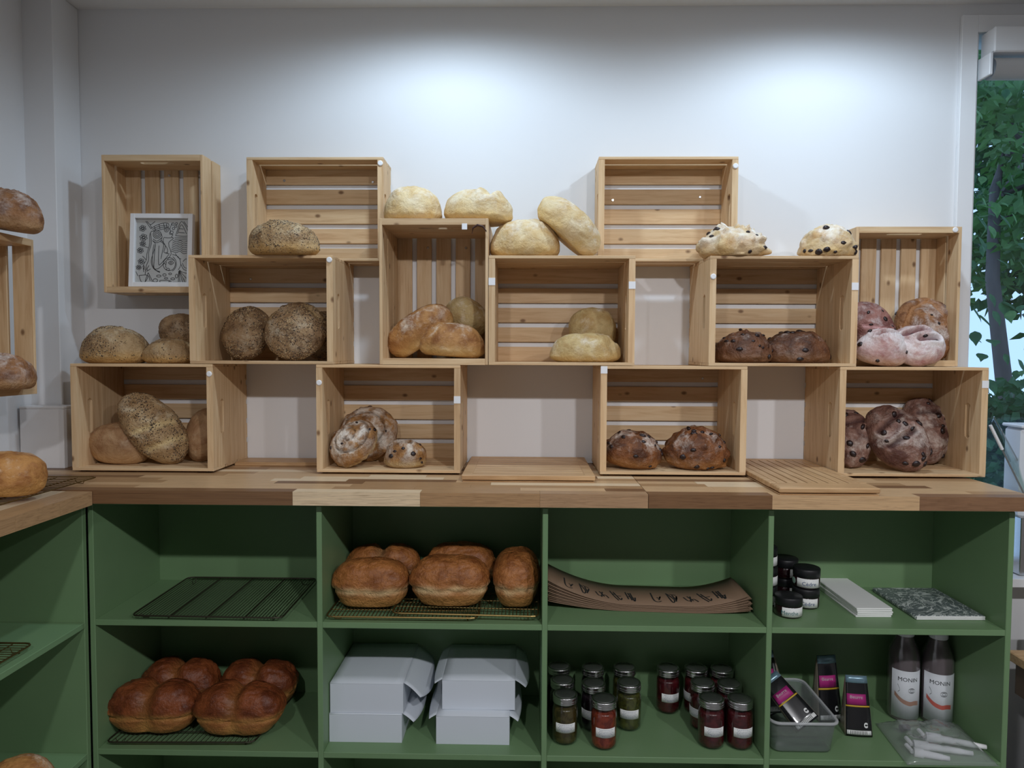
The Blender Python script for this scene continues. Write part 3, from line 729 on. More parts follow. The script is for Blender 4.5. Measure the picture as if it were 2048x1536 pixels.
# --- left wall and left cabinet
LCZ = ZW+0.250
loaf('rustic floury loaf on top of the crate on the left wall', 'rustic', (14, 437), (px(132, -.48), 0.14, px(76, -.48)), -0.50, rot=(0, 8, 12), z=LCZ+CW, scores=[[(-0.4, -0.1), (0.8, 0.1)]], sd=0.10, topexp=0.72)
loaf('brown floury loaf lying inside the crate on the left wall', 'rustic', (6, 762), (px(116, -.50), 0.15, px(68, -.50)), -0.52, rot=(0, 0, 10), z=LCZ+ET, scores=[[(-0.3, -0.2), (0.6, -0.1)]], sd=0.08)
RK = 0.016
loaf('golden loaf with bare crust on the wire rack of the left worktop', 'country', (16, 936), (px(136, -.62), 0.14, px(80, -.62)), -0.66, rot=(0, 5, 8), z=ZW-0.003+RK, topexp=0.65, belly=0.42)
loaf('round golden bun on the lower shelf of the left cabinet', 'country', (36, 1516), (px(140, -.72), 0.16, px(90, -.72)), -0.72, z=SH2, scores=[[(-0.6, -0.5), (0.2, -0.8)]], sd=0.06)
# --- green cabinet, tin loaves
z1 = SH1+0.016
def tinloaf(label, x0, x1, y0, Y, z, dep, m='tin', **kw):
    return rest(label, m, x0, x1, y0, Y, z, dep, n=2.8, tin=(m == 'tin'), topexp=0.60, belly=0.45, amp=0.05, fine=0.02, wrinkle=0.05, name='tin_loaf', **kw)
tinloaf('tin loaf at the back left of the upper cabinet shelf', 690, 842, 1088, -0.235, z1, 0.12, lobes=2, group='golden tin loaves')
tinloaf('tin loaf with a pale torn seam at the front left of the upper cabinet shelf', 664, 822, 1118, -0.375, z1, 0.13, group='golden tin loaves')
tinloaf('tin loaf at the back centre of the upper cabinet shelf', 850, 993, 1086, -0.235, z1, 0.12, group='golden tin loaves')
tinloaf('tin loaf at the front centre of the upper cabinet shelf, arched pale seam', 818, 982, 1112, -0.375, z1+0.006, 0.13, group='golden tin loaves')
tinloaf('narrow tin loaf at the right end of the upper cabinet shelf', 986, 1080, 1100, -0.345, z1+0.004, 0.20, group='golden tin loaves')
# --- brioche
z2 = SH2+0.016
for lab, x0, x1, y0, Y in (('glossy brown two-lobed brioche at the back left of the lower shelf', 283, 440, 1319, -0.255),
                           ('glossy brown two-lobed brioche at the back right of the lower shelf', 440, 596, 1322, -0.255),
                           ('glossy brown two-lobed brioche at the front left of the lower shelf', 215, 404, 1362, -0.390),
                           ('glossy brown two-lobed brioche at the front right of the lower shelf', 387, 572, 1368, -0.395)):
    rest(lab, 'brioche', x0, x1, y0, Y, z2, 0.135, n=3.0, lobes=2, tin=True, topexp=0.62, belly=0.45, amp=0.05, wrinkle=0.05, name='brioche', group='brioche loaves')

# ------------------------------------------------------------------ wire cooling racks
def rack(label, P, z, nx=26, ny=4, mat=BRASS, th=0.0016, hgt=0.014, ribs=False):
    """P: four ground corners (front-left, front-right, back-right, back-left)"""
    o3 = Vector((sum(p[0] for p in P)/4, sum(p[1] for p in P)/4, z))
    r = empty('cooling_rack', o3); tag(r, label, 'rack', 'wire cooling racks')
    Q = [Vector((p[0], p[1], z+hgt))-o3 for p in P]
    bm = bmesh.new(); pts = []
    for i in range(4):
        A, B, C_ = Q[i-1], Q[i], Q[(i+1) % 4]
        for k in range(4):
            t = k/3; a = B+(A-B).normalized()*0.02; c = B+(C_-B).normalized()*0.02
            pts.append((a*(1-t)+B*t)*(1-t)+(B*(1-t)+c*t)*t)
    tube_bm(bm, pts, th*1.5, 6, True); obj('rim_wire', bm, mat, r)
    bm = bmesh.new(); drop = Vector((0, 0, -0.001))
    for i in range(1, nx):
        t = i/nx; tube_bm(bm, [Q[0].lerp(Q[1], t)+drop, Q[3].lerp(Q[2], t)+drop], th*0.7, 4)
    g = obj('grid_wires', bm, mat, r); g['kind'] = 'stuff'
    for i in range(1, ny):
        t = i/ny; bm = bmesh.new(); ends = (Q[0].lerp(Q[1], t), Q[3].lerp(Q[2], t)) if ribs else (Q[0].lerp(Q[3], t), Q[1].lerp(Q[2], t)); tube_bm(bm, [ends[0]+drop*3, ends[1]+drop*3], th*(1.6 if ribs else 1), 5); obj('cross_wire', bm, mat, r)
    for i in range(4):
        b = Q[i]*0.86; bm = bmesh.new(); b.z = 0
        e = (Q[i]-Q[(i+1) % 4]).normalized()*0.014
        b.z = 0.0012; tp = hgt-0.002
        tube_bm(bm, [b+e+Vector((0, 0, tp)), b+e*0.6, b-e*0.6, b-e+Vector((0, 0, tp))], 0.0012, 5); obj('rack_foot', bm, mat, r)
    return r
def zc(px_, py_, z): p = onz(px_, py_, z); return (p.x, p.y)
rack('empty dark wire rack on the upper left cabinet shelf', [zc(262, 1231, SH1+.014), zc(563, 1236, SH1+.014), (zc(630, 1161, SH1+.014)[0], -0.165), (zc(375, 1156, SH1+.014)[0], -0.165)], SH1, 44, 4, DARKW, ribs=True)
rack('gold wire rack under the left tin loaves', [(-0.505, -0.484), (-0.085, -0.484), (-0.085, -0.175), (-0.505, -0.175)], SH1, 40, 5)
rack('gold wire rack under the centre and right tin loaves, overlapping another rack', [(-0.325, -0.468), (0.082, -0.482), (0.086, -0.18), (-0.32, -0.17)], SH1+0.0065, 40, 5, hgt=0.0135)
rack('dark wire rack under the brioche on the lower left shelf', [(-1.130, -0.480), (-0.715, -0.470), (-0.690, -0.17), (-1.105, -0.18)], SH2, 30, 5, DARKW)
rack('dark wire rack under the loaf on the left worktop', [(-1.185, -0.985), (-1.185, -0.40), (-1.545, -0.40), (-1.545, -0.985)], ZW, 40, 6, BRASS, th=0.0012, hgt=0.012)
rack('gold wire rack on the upper shelf of the left cabinet', [(-1.180, -1.10), (-1.180, -0.68), (-1.50, -0.68), (-1.50, -1.10)], SH1, 34, 6, BRASS)

# ------------------------------------------------------------------ framed drawing
def spline(pts, n=6):
    P = [Vector((p[0], p[1], 0)) for p in pts]; out = []
    for i in range(len(P)-1):
        a, b, c, d = P[max(i-1, 0)], P[i], P[i+1], P[min(i+2, len(P)-1)]
        for k in range(n):
            t = k/n
            out.append(0.5*((2*b)+(c-a)*t+(2*a-5*b+4*c-d)*t*t+(-a+3*b-3*c+d)*t**3))
    out.append(P[-1]); return out
def ribbons(strokes, width, mapf, straight=False):
    """flat ink strokes; mapf(x, y) -> 3D point on the printed surface"""
    vs, fs = [], []
    for st in strokes:
        P = [Vector((p[0], p[1], 0)) for p in st] if (straight or len(st) < 3) else spline(st)
        for i in range(len(P)):
            t = (P[min(i+1, len(P)-1)]-P[max(i-1, 0)])
            t = t.normalized() if t.length > 1e-9 else Vector((1, 0, 0))
            nrm = Vector((-t.y, t.x, 0))*width/2
            vs += [mapf(*(P[i]+nrm)[:2]), mapf(*(P[i]-nrm)[:2])]
            if i: k = len(vs); fs.append((k-4, k-3, k-1, k-2))
    me = bpy.data.meshes.new('ink'); me.from_pydata([tuple(v) for v in vs], [], fs)
    return me
def circ(x, y, rx, ry=None, n=14, a0=0, a1=360):
    ry = ry or rx
    return [(x+rx*math.cos(R(a0+(a1-a0)*i/n)), y+ry*math.sin(R(a0+(a1-a0)*i/n))) for i in range(n+1)]
FWd, FHt, FDp = 0.205, 0.243, 0.018
fr = empty('framed_drawing', (-1.157, -0.082, ZW+0.564+ET+0.001), (R(-5), 0, R(1.5)))
tag(fr, 'white framed ink drawing of a long-haired woman in the upper left crate', 'picture')
fb = 0.0155
box('frame_bar', (-FWd/2, -FDp, 0), (-FWd/2+fb, 0, FHt), WHITE, fr, 0.001); box('frame_bar', (FWd/2-fb, -FDp, 0), (FWd/2, 0, FHt), WHITE, fr, 0.001)
box('frame_bar', (-FWd/2+fb, -FDp, 0), (FWd/2-fb, 0, fb), WHITE, fr, 0.001); box('frame_bar', (-FWd/2+fb, -FDp, FHt-fb), (FWd/2-fb, 0, FHt), WHITE, fr, 0.001)
pap = box('paper', (-FWd/2+fb, -0.006, fb), (FWd/2-fb, -0.004, FHt-fb), newmat('drawing_paper', (0.55, 0.55, 0.53, 1), 0.8), fr, 0)
S = [[(470,380),(440,450),(440,620),(400,780),(390,900),(340,1000),(350,1120)], [(455,420),(470,600),(430,760),(430,900),(390,1020),(420,1090)],
     [(500,560),(545,640),(480,900),(520,1050),(640,1130)], [(520,620),(500,780),(505,980),(560,1080),(640,1110)],
     [(460,330),(560,270),(700,230),(770,250),(760,310),(640,350),(520,380),(470,380)], [(480,350),(600,290),(750,270)], [(500,370),(620,320),(755,295)], [(520,300),(540,370)], [(600,260),(620,340)], [(680,240),(700,325)], [(730,240),(745,310)],
     [(770,310),(805,370),(790,430),(850,440),(830,480),(860,510),(800,560),(780,600),(790,640)], [(690,490),(770,500),(850,490)], [(690,500),(680,560),(720,640)], circ(735,355,38), circ(735,355,14),
     circ(570,440,70), circ(570,440,46), circ(570,440,22), [(500,520),(570,560),(650,500)], [(490,550),(570,590),(660,540)], [(630,400),(660,480),(640,540)],
     [(540,640),(530,900),(530,1040),(560,1065),(640,1030),(810,830),(820,740),(780,640)], [(610,640),(605,800),(610,960),(640,980),(790,800)],
     [(620,560),(690,620),(670,760),(650,880)], [(650,550),(720,640),(700,760),(770,760)], [(690,600),(760,700),(760,790)], [(730,780),(800,790)],
     circ(800,975,108,118), circ(790,970,135,150,14,-60,60), [(780,950),(830,915),(875,950),(830,985),(780,950)], circ(830,950,16), [(770,900),(830,885),(880,910)], [(680,990),(715,965),(745,990)], [(750,930),(735,1020),(760,1035)], [(745,1070),(780,1050),(810,1070),(780,1090),(745,1070)],
     [(850,800),(940,830),(990,900),(1000,1000),(960,1080)], [(900,780),(960,860),(1010,880)],
     [(900,460),(1000,200),(1130,450),(900,460)], [(930,430),(1000,260),(1095,430)], [(950,400),(1060,410)], [(960,330),(1040,340)], [(880,500),(1140,500)], [(880,535),(1140,535)],
     circ(850,250,22), circ(900,290,20), circ(860,330,22), circ(830,400,26), circ(910,240,18), [(790,350),(830,230)],
     [(1040,200),(1130,330)], [(360,200),(460,340)], [(380,200),(450,260),(530,200)], [(440,260),(470,320)],
     [(980,1080),(1040,1120),(1120,1140)], [(980,1090),(1110,1230)], [(980,1095),(1095,1310)], [(978,1100),(1050,1310)], [(975,1100),(1000,1320)], [(970,1100),(970,1300)],
     [(270,1180),(420,1180),(385,1290),(310,1290),(270,1180)], [(430,1130),(385,1300),(505,1300),(430,1130)], [(440,1180),(470,1280)], [(375,1175),(380,1080),(350,1000)], [(390,1090),(440,1000)], [(400,1110),(470,1060)], [(360,1080),(330,1010)],
     circ(620,1190,40,18), circ(720,1170,30,22), circ(820,1150,26,16), circ(870,1240,36,18), circ(935,1190,22,34), circ(750,1230,30,14), circ(560,1270,40,30), [(650,1305),(650,1270),(800,1270),(800,1305)], circ(820,1290,18,14), [(870,1300),(960,1300)],
     [(1040,930),(1090,880),(1140,900)], [(1010,980),(1050,1060),(1110,1090)], [(1030,950),(1070,1030),(1130,1050)], [(330,650),(420,680)], [(320,830),(390,900)], [(250,1190),(210,1110)]]
for i in range(7):
    y0 = 545+i*32; S.append([(850-i*4, y0), (920, y0+26), (985, y0+4), (1050, y0+30+i*3), (1138, y0+i*4)])
for (x_, y_, r_) in ((310, 330, 55), (330, 495, 62), (320, 610, 48), (280, 730, 52), (300, 930, 52), (260, 1035, 44)):
    S.append(circ(x_, y_, r_*0.3))
    for k in range(6):
        a = k*60+17; S.append(circ(x_+r_*0.72*math.cos(R(a)), y_+r_*0.72*math.sin(R(a)), r_*0.4, r_*0.26, 9))
def pm(x_, y_): return Vector((-FWd/2+fb+(x_-200)/940*(FWd-2*fb), -0.0062, fb+(1-(y_-160)/1150)*(FHt-2*fb)))
ink = obj('ink_lines', ribbons(S, 10.5, pm), INK, pap); ink.location = -pap.location
box('glazing', (-FWd/2+fb, -0.009, fb), (FWd/2-fb, -0.0078, FHt-fb), thinglass('picture_glass', (0.97, 0.97, 0.97, 1), 0.5), fr, 0)

# dark curled cord on the upright crate
bm = bmesh.new(); pts = [at(944, 467, -0.266), at(946, 456, -0.268), at(955, 450, -0.270), at(966, 453, -0.270), at(973, 463, -0.268)]
pts = [Vector(p) for p in pts]; o3 = pts[0].copy(); tube_bm(bm, [p-o3 for p in pts], [0.0012, 0.003, 0.0036, 0.003, 0.0014], 8)
tag(obj('cord_loop', bm, newmat('dark_cord', (0.05, 0.015, 0.012, 1), 0.5), None, o3), 'dark curled cord at the top right corner of the upright crate', 'cord')
box('clear_tape', (0, 0, 0), (0.016, 0.001, 0.018), TAPE, None).location = at(929, 453, -0.263)
o = bpy.data.objects['clear_tape']; tag(o, 'small clear tape square on the top edge of the upright crate', 'tape')

# white boxed shapes in the corner, on the left worktop
b1 = empty('white_box', (-1.492, -0.175, ZW)); tag(b1, 'plain white box standing in the corner beneath the left wall crate', 'box')
box('body', (-0.070, -0.022, 0), (0.072, 0.040, 0.190), WHITE, b1, 0.002); box('lid', (-0.071, -0.023, 0.190), (0.073, 0.041, 0.199), WHITE, b1, 0.002)

# ------------------------------------------------------------------ cardboard boxes on the lower shelf
def sheet(fn, nu, nv, th=0.0008):
    vs = []; fs = []
    for i in range(nu+1):
        for j in range(nv+1): vs.append(Vector(fn(i/nu, j/nv)))
    for i in range(nu):
        for j in range(nv):
            a = i*(nv+1)+j; fs.append((a, a+1, a+nv+2, a+nv+1))
    me = bpy.data.meshes.new('sheet'); me.from_pydata([tuple(v) for v in vs], [], fs)
    bm = bmesh.new(); bm.from_mesh(me); bmesh.ops.solidify(bm, geom=list(bm.faces), thickness=th); bm.to_mesh(me); bm.free()
    return smooth(me)
def bakery_box(label, x0, x1, yf, yb, z, h, right, left, open_back=False):
    r = empty('bakery_box', ((x0+x1)/2, (yf+yb)/2, z)); tag(r, label, 'box', 'white bakery boxes')
    w_, d_ = (x1-x0)/2, (yb-yf)/2; t = 0.0018
    box('front_panel', (-w_, -d_, 0), (w_, -d_+t, h-0.002), CARD, r, 0.0005); box('rear_panel', (-w_, d_-t, 0), (w_, d_, h-0.002), CARD, r, 0.0005)
    box('side_wall', (-w_, -d_+t, 0), (-w_+t, d_-t, h-0.006), CARD, r, 0); box('side_wall', (w_-t, -d_+t, 0), (w_, d_-t, h-0.006), CARD, r, 0)
    box('bottom', (-w_+t, -d_+t, 0), (w_-t, d_-t, t), CARD, r, 0)
    obj('lid', sheet(lambda u, v: (-w_+2*w_*u, -d_+2*d_*v, h-0.0018+0.003*math.sin(math.pi*u)*math.sin(math.pi*v)), 8, 6, 0.0015), CARD, r)
    for s, L in ((1, right), (-1, left)):
        if not L: continue
        def fn(u, v, s=s, L=L):
            edge = L*(0.35+0.65*math.sin(math.pi*min(1, max(0, 0.12+0.76*u)))**0.6)
            e = edge*v
            return (s*(w_+e*0.86), -d_*0.92+1.84*d_*u-0.25*e*(1-u), h-0.002-e*0.30-e*e*5.0)
        obj('side_flap', sheet(fn, 12, 8), CARD, r)
    if open_back:
        obj('rear_flap', sheet(lambda u, v: (-w_*0.97+1.94*w_*u, d_+0.010*v, h-0.002+0.026*v), 4, 3), CARD, r)
    return r
bh = 0.082
bakery_box('white bakery box at the bottom of the left box stack', -0.5105, -0.303, -0.437, -0.165, SH2, bh, 0.055, 0)
bakery_box('white bakery box with a wide curled flap on top of the left box stack', -0.509, -0.300, -0.432, -0.160, SH2+bh+0.001, bh+0.004, 0.082, 0)
bakery_box('white bakery box at the bottom of the right box stack', -0.205, 0.003, -0.440, -0.175, SH2, bh, 0.040, 0.034)
bakery_box('white bakery box on top of the right box stack', -0.192, 0.018, -0.405, -0.160, SH2+bh+0.001, bh+0.004, 0.050, 0.036)

# ------------------------------------------------------------------ preserving jars
JR, JH = 0.0365, 0.138
bodyprof = [(0.020, 0.0), (0.031, 0.001), (0.0358, 0.006), (JR, 0.016), (JR, 0.088), (0.0352, 0.100), (0.0315, 0.109), (0.0300, 0.116), (0.0300, 0.121)]
JB = lathe(bodyprof, 36); JB.materials.append(JARGLASS)
fillp = [(0.018, 0.003), (0.030, 0.004), (0.0345, 0.010), (JR-0.0014, 0.018), (JR-0.0014, 0.087), (0.0336, 0.098), (0.030, 0.104)]
def preserve(name, a, b, sc=60):
    m = newmat(name, a, 0.25, spec=0.5); t = NT(m); v = t.coords((1, 1, 1), 9.0); n = t.noise(v, sc, 3, 0.6, 0.8); t.color(t.mix(t.rng(n, 0.35, 0.65), a, b)); return m
FILL = {}
for k, a, b in (('pickle', (0.075, 0.055, 0.014, 1), (0.03, 0.022, 0.006, 1)), ('green', (0.085, 0.09, 0.018, 1), (0.035, 0.035, 0.010, 1)),
                ('red', (0.24, 0.035, 0.014, 1), (0.12, 0.014, 0.007, 1)), ('berry', (0.085, 0.008, 0.012, 1), (0.040, 0.004, 0.006, 1)), ('dark', (0.014, 0.006, 0.012, 1), (0.006, 0.003, 0.006, 1))):
    me = lathe(fillp, 30); me.materials.append(preserve('preserve_'+k, a, b)); FILL[k] = me
LIDM = lathe([(0.0325, 0.116), (0.0352, 0.1165), (0.0352, 0.119), (0.0340, 0.1205), (0.0352, 0.122), (0.0352, 0.1245), (0.0340, 0.126), (0.0350, 0.128), (0.0350, 0.1345), (0.0338, 0.1362), (0.030, 0.1364), (0.029, 0.1356)], 36); LIDM.materials.append(STEEL)
LIDD = lathe([(0.0295, 0.1350), (0.0295, 0.1362), (0.022, 0.1362), (0.021, 0.1368), (0.006, 0.1370)], 30); LIDD.materials.append(newmat('lid_disc', (0.35, 0.36, 0.35, 1), 0.3, 0.9))
def strip_mesh(r, z0, z1, a0, a1, mat, n=14, t=0.0004):
    vs = []; fs = []
    for i in range(n+1):
        a = R(a0+(a1-a0)*i/n)
        for rr in (r, r+t):
            for z in (z0, z1): vs.append((rr*math.sin(a), -rr*math.cos(a), z))
    for i in range(n):
        k = i*4
        fs += [(k+2, k+6, k+7, k+3), (k, k+1, k+5, k+4), (k+1, k+3, k+7, k+5), (k, k+4, k+6, k+2)]
    me = bpy.data.meshes.new('strip'); me.from_pydata(vs, [], fs); me.materials.append(mat); return smooth(me)
def wrap(me, r, z, a=0.0):
    for v in me.vertices:
        x_, y_ = v.co.x, v.co.y; an = x_/r+R(a); rr = r+max(0, v.co.z)
        v.co = (rr*math.sin(an), -rr*math.cos(an), z+y_)
    return me
LABM = strip_mesh(JR+0.0002, 0.040, 0.066, -46, 46, PAPER)
def jar_lines():
    rng = random.Random(5); st = []
    for i, (y_, w_) in enumerate(((0.009, 0.021), (0.0045, 0.019), (0.0, 0.022), (-0.0045, 0.020), (-0.0085, 0.012))):
        x_ = -w_
        while x_ < w_:
            L = rng.uniform(0.0015, 0.005); st.append([(x_, y_), (min(w_, x_+L), y_)]); x_ += L+0.0011
    me = ribbons(st, 0.0011, lambda a, b: Vector((a, b, 0)), True); return wrap(me, JR+0.0008, 0.053)
JL = jar_lines(); JL.materials.append(BLUEINK)
jars = [('pickle', 0.1615, -0.409, 0, 'amber pickle jar at the front left corner of the jar shelf'),
 ('dark', 0.158, -0.322, 0, 'dark jar in the middle of the leftmost jar column'), ('dark', 0.153, -0.231, 0, 'dark jar at the back of the leftmost jar column'),
 ('red', 0.270, -0.431, 4, 'orange-red jar in front of the left jar group'), ('dark', 0.250, -0.339, -28, 'dark jar just behind the orange-red jar'),
 ('dark', 0.258, -0.236, 0, 'dark jar at the back, second column from the left'), ('green', 0.3555, -0.331, -4, 'green pickle jar at the right of the left jar group'),
 ('green', 0.356, -0.233, 10, 'green pickle jar at the back of the third jar column'), ('berry', 0.4915, -0.231, 6, 'dark red jar standing alone at the back centre'),
 ('berry', 0.579, -0.231, -64, 'dark red jar at the back, second column from the right'), ('berry', 0.575, -0.325, -60, 'dark red jar in the middle, second column from the right'),
 ('berry', 0.576, -0.419, 2, 'dark red jar in front, second column from the right'), ('berry', 0.658, -0.234, 20, 'dark red jar at the back of the rightmost column'),
 ('berry', 0.653, -0.330, 30, 'dark red jar in the middle of the rightmost column'), ('berry', 0.656, -0.421, 4, 'dark red jar in front of the rightmost column')]
for kind, x_, y_, a, lab in jars:
    r = empty('preserving_jar', (x_, y_, SH2), (0, 0, R(a))); tag(r, lab, 'jar', 'preserving jars on the cabinet shelf')
    obj('contents', FILL[kind], None, r); obj('glass_body', JB, None, r); l_ = obj('lid', LIDM, None, r); obj('lid_disc', LIDD, None, l_)
    q = obj('paper_label', LABM, None, r); obj('label_print', JL, None, q)

# ------------------------------------------------------------------ dark cosmetic jars, paper pads, notebook
CJ = lathe([(0.030, 0.0), (0.0345, 0.002), (0.0352, 0.006), (0.0352, 0.030), (0.033, 0.032)], 32); CJ.materials.append(newmat('dark_jar_glass', (0.020, 0.006, 0.008, 1), 0.15, coat=0.5))
CL = lathe([(0.0345, 0.0315), (0.0360, 0.0325), (0.0360, 0.053), (0.0345, 0.055), (0.010, 0.055)], 32); CL.materials.append(BLACK)
def cosm(x_, y_, z_, a, lab, text=None, ink_=INK, small=False, sticker=False):
    r = empty('cosmetic_jar', (x_, y_, z_), (0, 0, R(a))); r.scale = (1.06, 1.06, 1.04); tag(r, lab, 'jar', 'dark cosmetic jars')
    obj('glass_body', CJ, None, r); obj('lid', CL, None, r)
    q = obj('paper_label', strip_mesh(0.0354, 0.005, 0.030, -58, 44, PAPER), None, r)
    if text:
        me = wrap(text_mesh(text, 0.0150), 0.0359, 0.0155, -26 if small else -4); me.materials.append(ink_); obj('label_text', me, None, q)
        st = [[(-0.012, 0.0), (0.012, 0.0)]]; me = wrap(ribbons(st, 0.001, lambda p, s_: Vector((p, s_, 0)), True), 0.0359, 0.0250, -6); me.materials.append(ink_); obj('label_rule', me, None, q)
        if small:
            me = wrap(ribbons([[(-0.011, y0), (0.011, y0)] for y0 in (0.005, 0.0, -0.006)], 0.0009, lambda p, s_: Vector((p, s_, 0)), True), 0.0359, 0.0170, 18); me.materials.append(INK); obj('label_print', me, None, q)
    if sticker:
        obj('round_sticker', disc(0.009, 0.0006, newmat('pale_green_sticker', rgb(170, 205, 190), 0.6)), None, r, (0.0357*math.sin(R(-80)), -0.0357*math.cos(R(-80)), 0.018), (R(90), 0, R(-80)))
cosm(0.797, -0.392, SH1, 12, 'dark jar labelled Menthe in front on the upper right shelf', 'Menthe', TEAL, small=True)
cosm(0.876, -0.318, SH1, -8, 'lower of the two stacked dark jars labelled Cèdre', 'Cèdre', BLUEINK)
cosm(0.878, -0.316, SH1+0.0577, -6, 'upper of the two stacked dark jars labelled Cèdre', 'Cèdre', BLUEINK, sticker=True)
cosm(0.759, -0.300, SH1, 20, 'dark jar at the bottom of the stack beside the divider')
cosm(0.758, -0.302, SH1+0.0577, 20, 'dark jar in the middle of the stack beside the divider')
cosm(0.757, -0.300, SH1+0.1154, 30, 'dark jar on top of the stack beside the divider, white label showing')
cosm(0.850, -0.222, SH1, 60, 'dark jar at the bottom of the rear stack, behind the Cèdre jars')
cosm(0.850, -0.222, SH1+0.0577, 60, 'dark jar on top of the rear stack, behind the Cèdre jars')
r = empty('paper_stack', (1.029, -0.275, SH1), (0, 0, R(2))); tag(r, 'tall stack of plain white paper pads on the upper right shelf', 'paper')
for i in range(5): 
    k = box('paper_pad', (-0.051+0.001*(i % 2), -0.132-0.0008*i, i*0.0056), (0.050+0.0008*(i % 3), 0.128, i*0.0056+0.0053), PAPER, r, 0.0012); k.rotation_euler.z = R(random.uniform(-0.8, 0.8))
def marbled():
    m = newmat('patterned_grey', rough=0.35); t = NT(m); v = t.coords((1, 1, 1), 0)
    n = t.noise(v, 9, 2, 0.5, 3.0); a = t.rng(n, 0.47, 0.495); b = t.rng(n, 0.505, 0.53, 1.0, 0.0)
    n2 = t.noise(v, 20, 1, 0.5, 2.5); c = t.mul(t.rng(n2, 0.475, 0.495), t.rng(n2, 0.505, 0.525, 1, 0))
    col = t.mix(t.mul(a, b), rgb(100, 110, 112), rgb(205, 212, 210)); t.color(t.mix(c, col, rgb(190, 198, 196))); return m
r = empty('patterned_napkins', (1.238, -0.302, SH1), (0, 0, R(1))); tag(r, 'flat grey packet of napkins with swirling line pattern', 'napkins')
box('packet', (-0.100, -0.118, 0), (0.096, 0.116, 0.012), marbled(), r, 0.003)
for i in range(3): box('folded_edge', (-0.098, -0.121, 0.001+i*0.0036), (0.094, -0.1175, 0.004+i*0.0036), PAPER, r, 0.0008)

# ------------------------------------------------------------------ brown paper bags
KRAFT = newmat('kraft_paper', rgb(150, 116, 92), 0.75); t = NT(KRAFT); v = t.coords((2, 20, 20), 4); n = t.noise(v, 12, 4); t.color(t.mix(n, rgb(128, 104, 84), rgb(148, 120, 96)))
def bagcurve(u, k):        # u 0..1 along the bag, k layer fraction
    return 0.066*(0.35+0.65*k)*max(0, 1-u/0.42)**2.0 + 0.040*(0.3+0.7*k)*max(0, (u-0.72)/0.28)**1.8
NB = 12
for i in range(NB):
    k = i/(NB-1); x0, x1 = 0.112+0.002*math.sin(i*2.1), 0.688+0.006*math.sin(i*1.7)-0.02*max(0, k-0.8)
    y0, y1 = -0.362-0.010*(1-k)+0.002*math.sin(i*3.3), -0.195
    zz = 0.0008+i*0.0014
    ry = math.radians(2.0)
    me = sheet(lambda u, v_: (x0+(x1-x0)*u, y0+(y1-y0)*v_-0.03*u, zz+bagcurve(min(1, max(0, (x0+(x1-x0)*u-0.11)/0.585)), k)), 30, 2, 0.0009)
    o = obj('paper_bag', me, KRAFT, None, (0, 0, SH1))
    tag(o, 'printed topmost brown paper bag of the flat pile' if i == NB-1 else 'plain brown paper bag within the flat pile under the printed one', 'bag', 'brown paper bags')
    if i == NB-1:
        glyph = [[[(0, 1), (0, .2), (.3, 0), (.7, .1)], [(.4, .5), (.6, .4), (.8, .6), (.5, .2)]],
                 [[(0, 1), (.2, 0), (.5, .3), (.1, .9)], [(.5, .8), (.7, .3), (.9, .7), (.6, .1)], [(.3, .9), (.9, .8)]],
                 [[(0, .6), (.3, .2), (.9, .4), (1.2, .1)], [(.4, .7), (.8, .2)], [(.7, .7), (.5, .1)]],
                 [[(0, 1), (.3, .4), (.6, 0)], [(.1, .7), (.5, .6)], [(.3, .9), (.8, .1), (1.0, .3)], [(.5, .5), (1.0, .5)]],
                 [[(0, 1), (.1, .2)], [(.25, .9), (.4, .1)], [(.45, .9), (.6, 0), (.8, .4)], [(.1, .5), (.8, .3)]]]
        def bm_(x_, y_):
            u = (x_-x0)/(x1-x0); return Vector((x_, y_-0.03*u, zz+0.0016+bagcurve(min(1, max(0, (x_-0.11)/0.585)), 1)))
        for base in (0.165, 0.425):
            st = []
            for gi, g in enumerate(glyph):
                for s_ in g: st.append([(base+gi*0.046+p[0]*0.030, -0.335+p[1]*0.075) for p in s_])
            obj('print', ribbons(st, 0.0042, bm_), INK, o)['kind'] = 'stuff'

# ------------------------------------------------------------------ tub, pouches, bottles, bagged pumps
def rrect(w_, d_, r_, z, n=5):
    out = []
    for cx, cy, a0 in ((w_-r_, d_-r_, 0), (-w_+r_, d_-r_, 90), (-w_+r_, -d_+r_, 180), (w_-r_, -d_+r_, 270)):
        for i in range(n+1): a = R(a0+90*i/n); out.append((cx+r_*math.cos(a), cy+r_*math.sin(a), z))
    return out
def loft(rings, cap0=True, cap1=False):
    bm = bmesh.new(); L = [[bm.verts.new(p) for p in rg] for rg in rings]
    for A, B in zip(L, L[1:]):
        for i in range(len(A)): bm.faces.new((A[i], A[(i+1) % len(A)], B[(i+1) % len(A)], B[i]))
    if cap0: bm.faces.new(list(reversed(L[0])))
    if cap1: bm.faces.new(L[-1])
    m = bpy.data.meshes.new('loft'); bm.to_mesh(m); bm.free(); return smooth(m)
tub = empty('plastic_tub', (0.822, -0.343, SH2)); tag(tub, 'clear plastic tub holding black pouches on the lower right shelf', 'tub')
me = loft([rrect(0.074, 0.108, 0.020, 0.001), rrect(0.082, 0.116, 0.022, 0.006), rrect(0.090, 0.128, 0.024, 0.090), rrect(0.0895, 0.1275, 0.024, 0.092), rrect(0.081, 0.115, 0.021, 0.008)], True, False)
obj('tub_wall', me, TUBP, tub)
me = loft([rrect(0.0895, 0.1275, 0.024, 0.088), rrect(0.0960, 0.1340, 0.028, 0.089), rrect(0.0965, 0.1345, 0.028, 0.094), rrect(0.0930, 0.131, 0.026, 0.097), rrect(0.0895, 0.1275, 0.024, 0.094)], False)
obj('rim', me, thinglass('tub_rim', (0.8, 0.82, 0.85, 1), 1.0, milky=0.45, rough=0.15), tub)
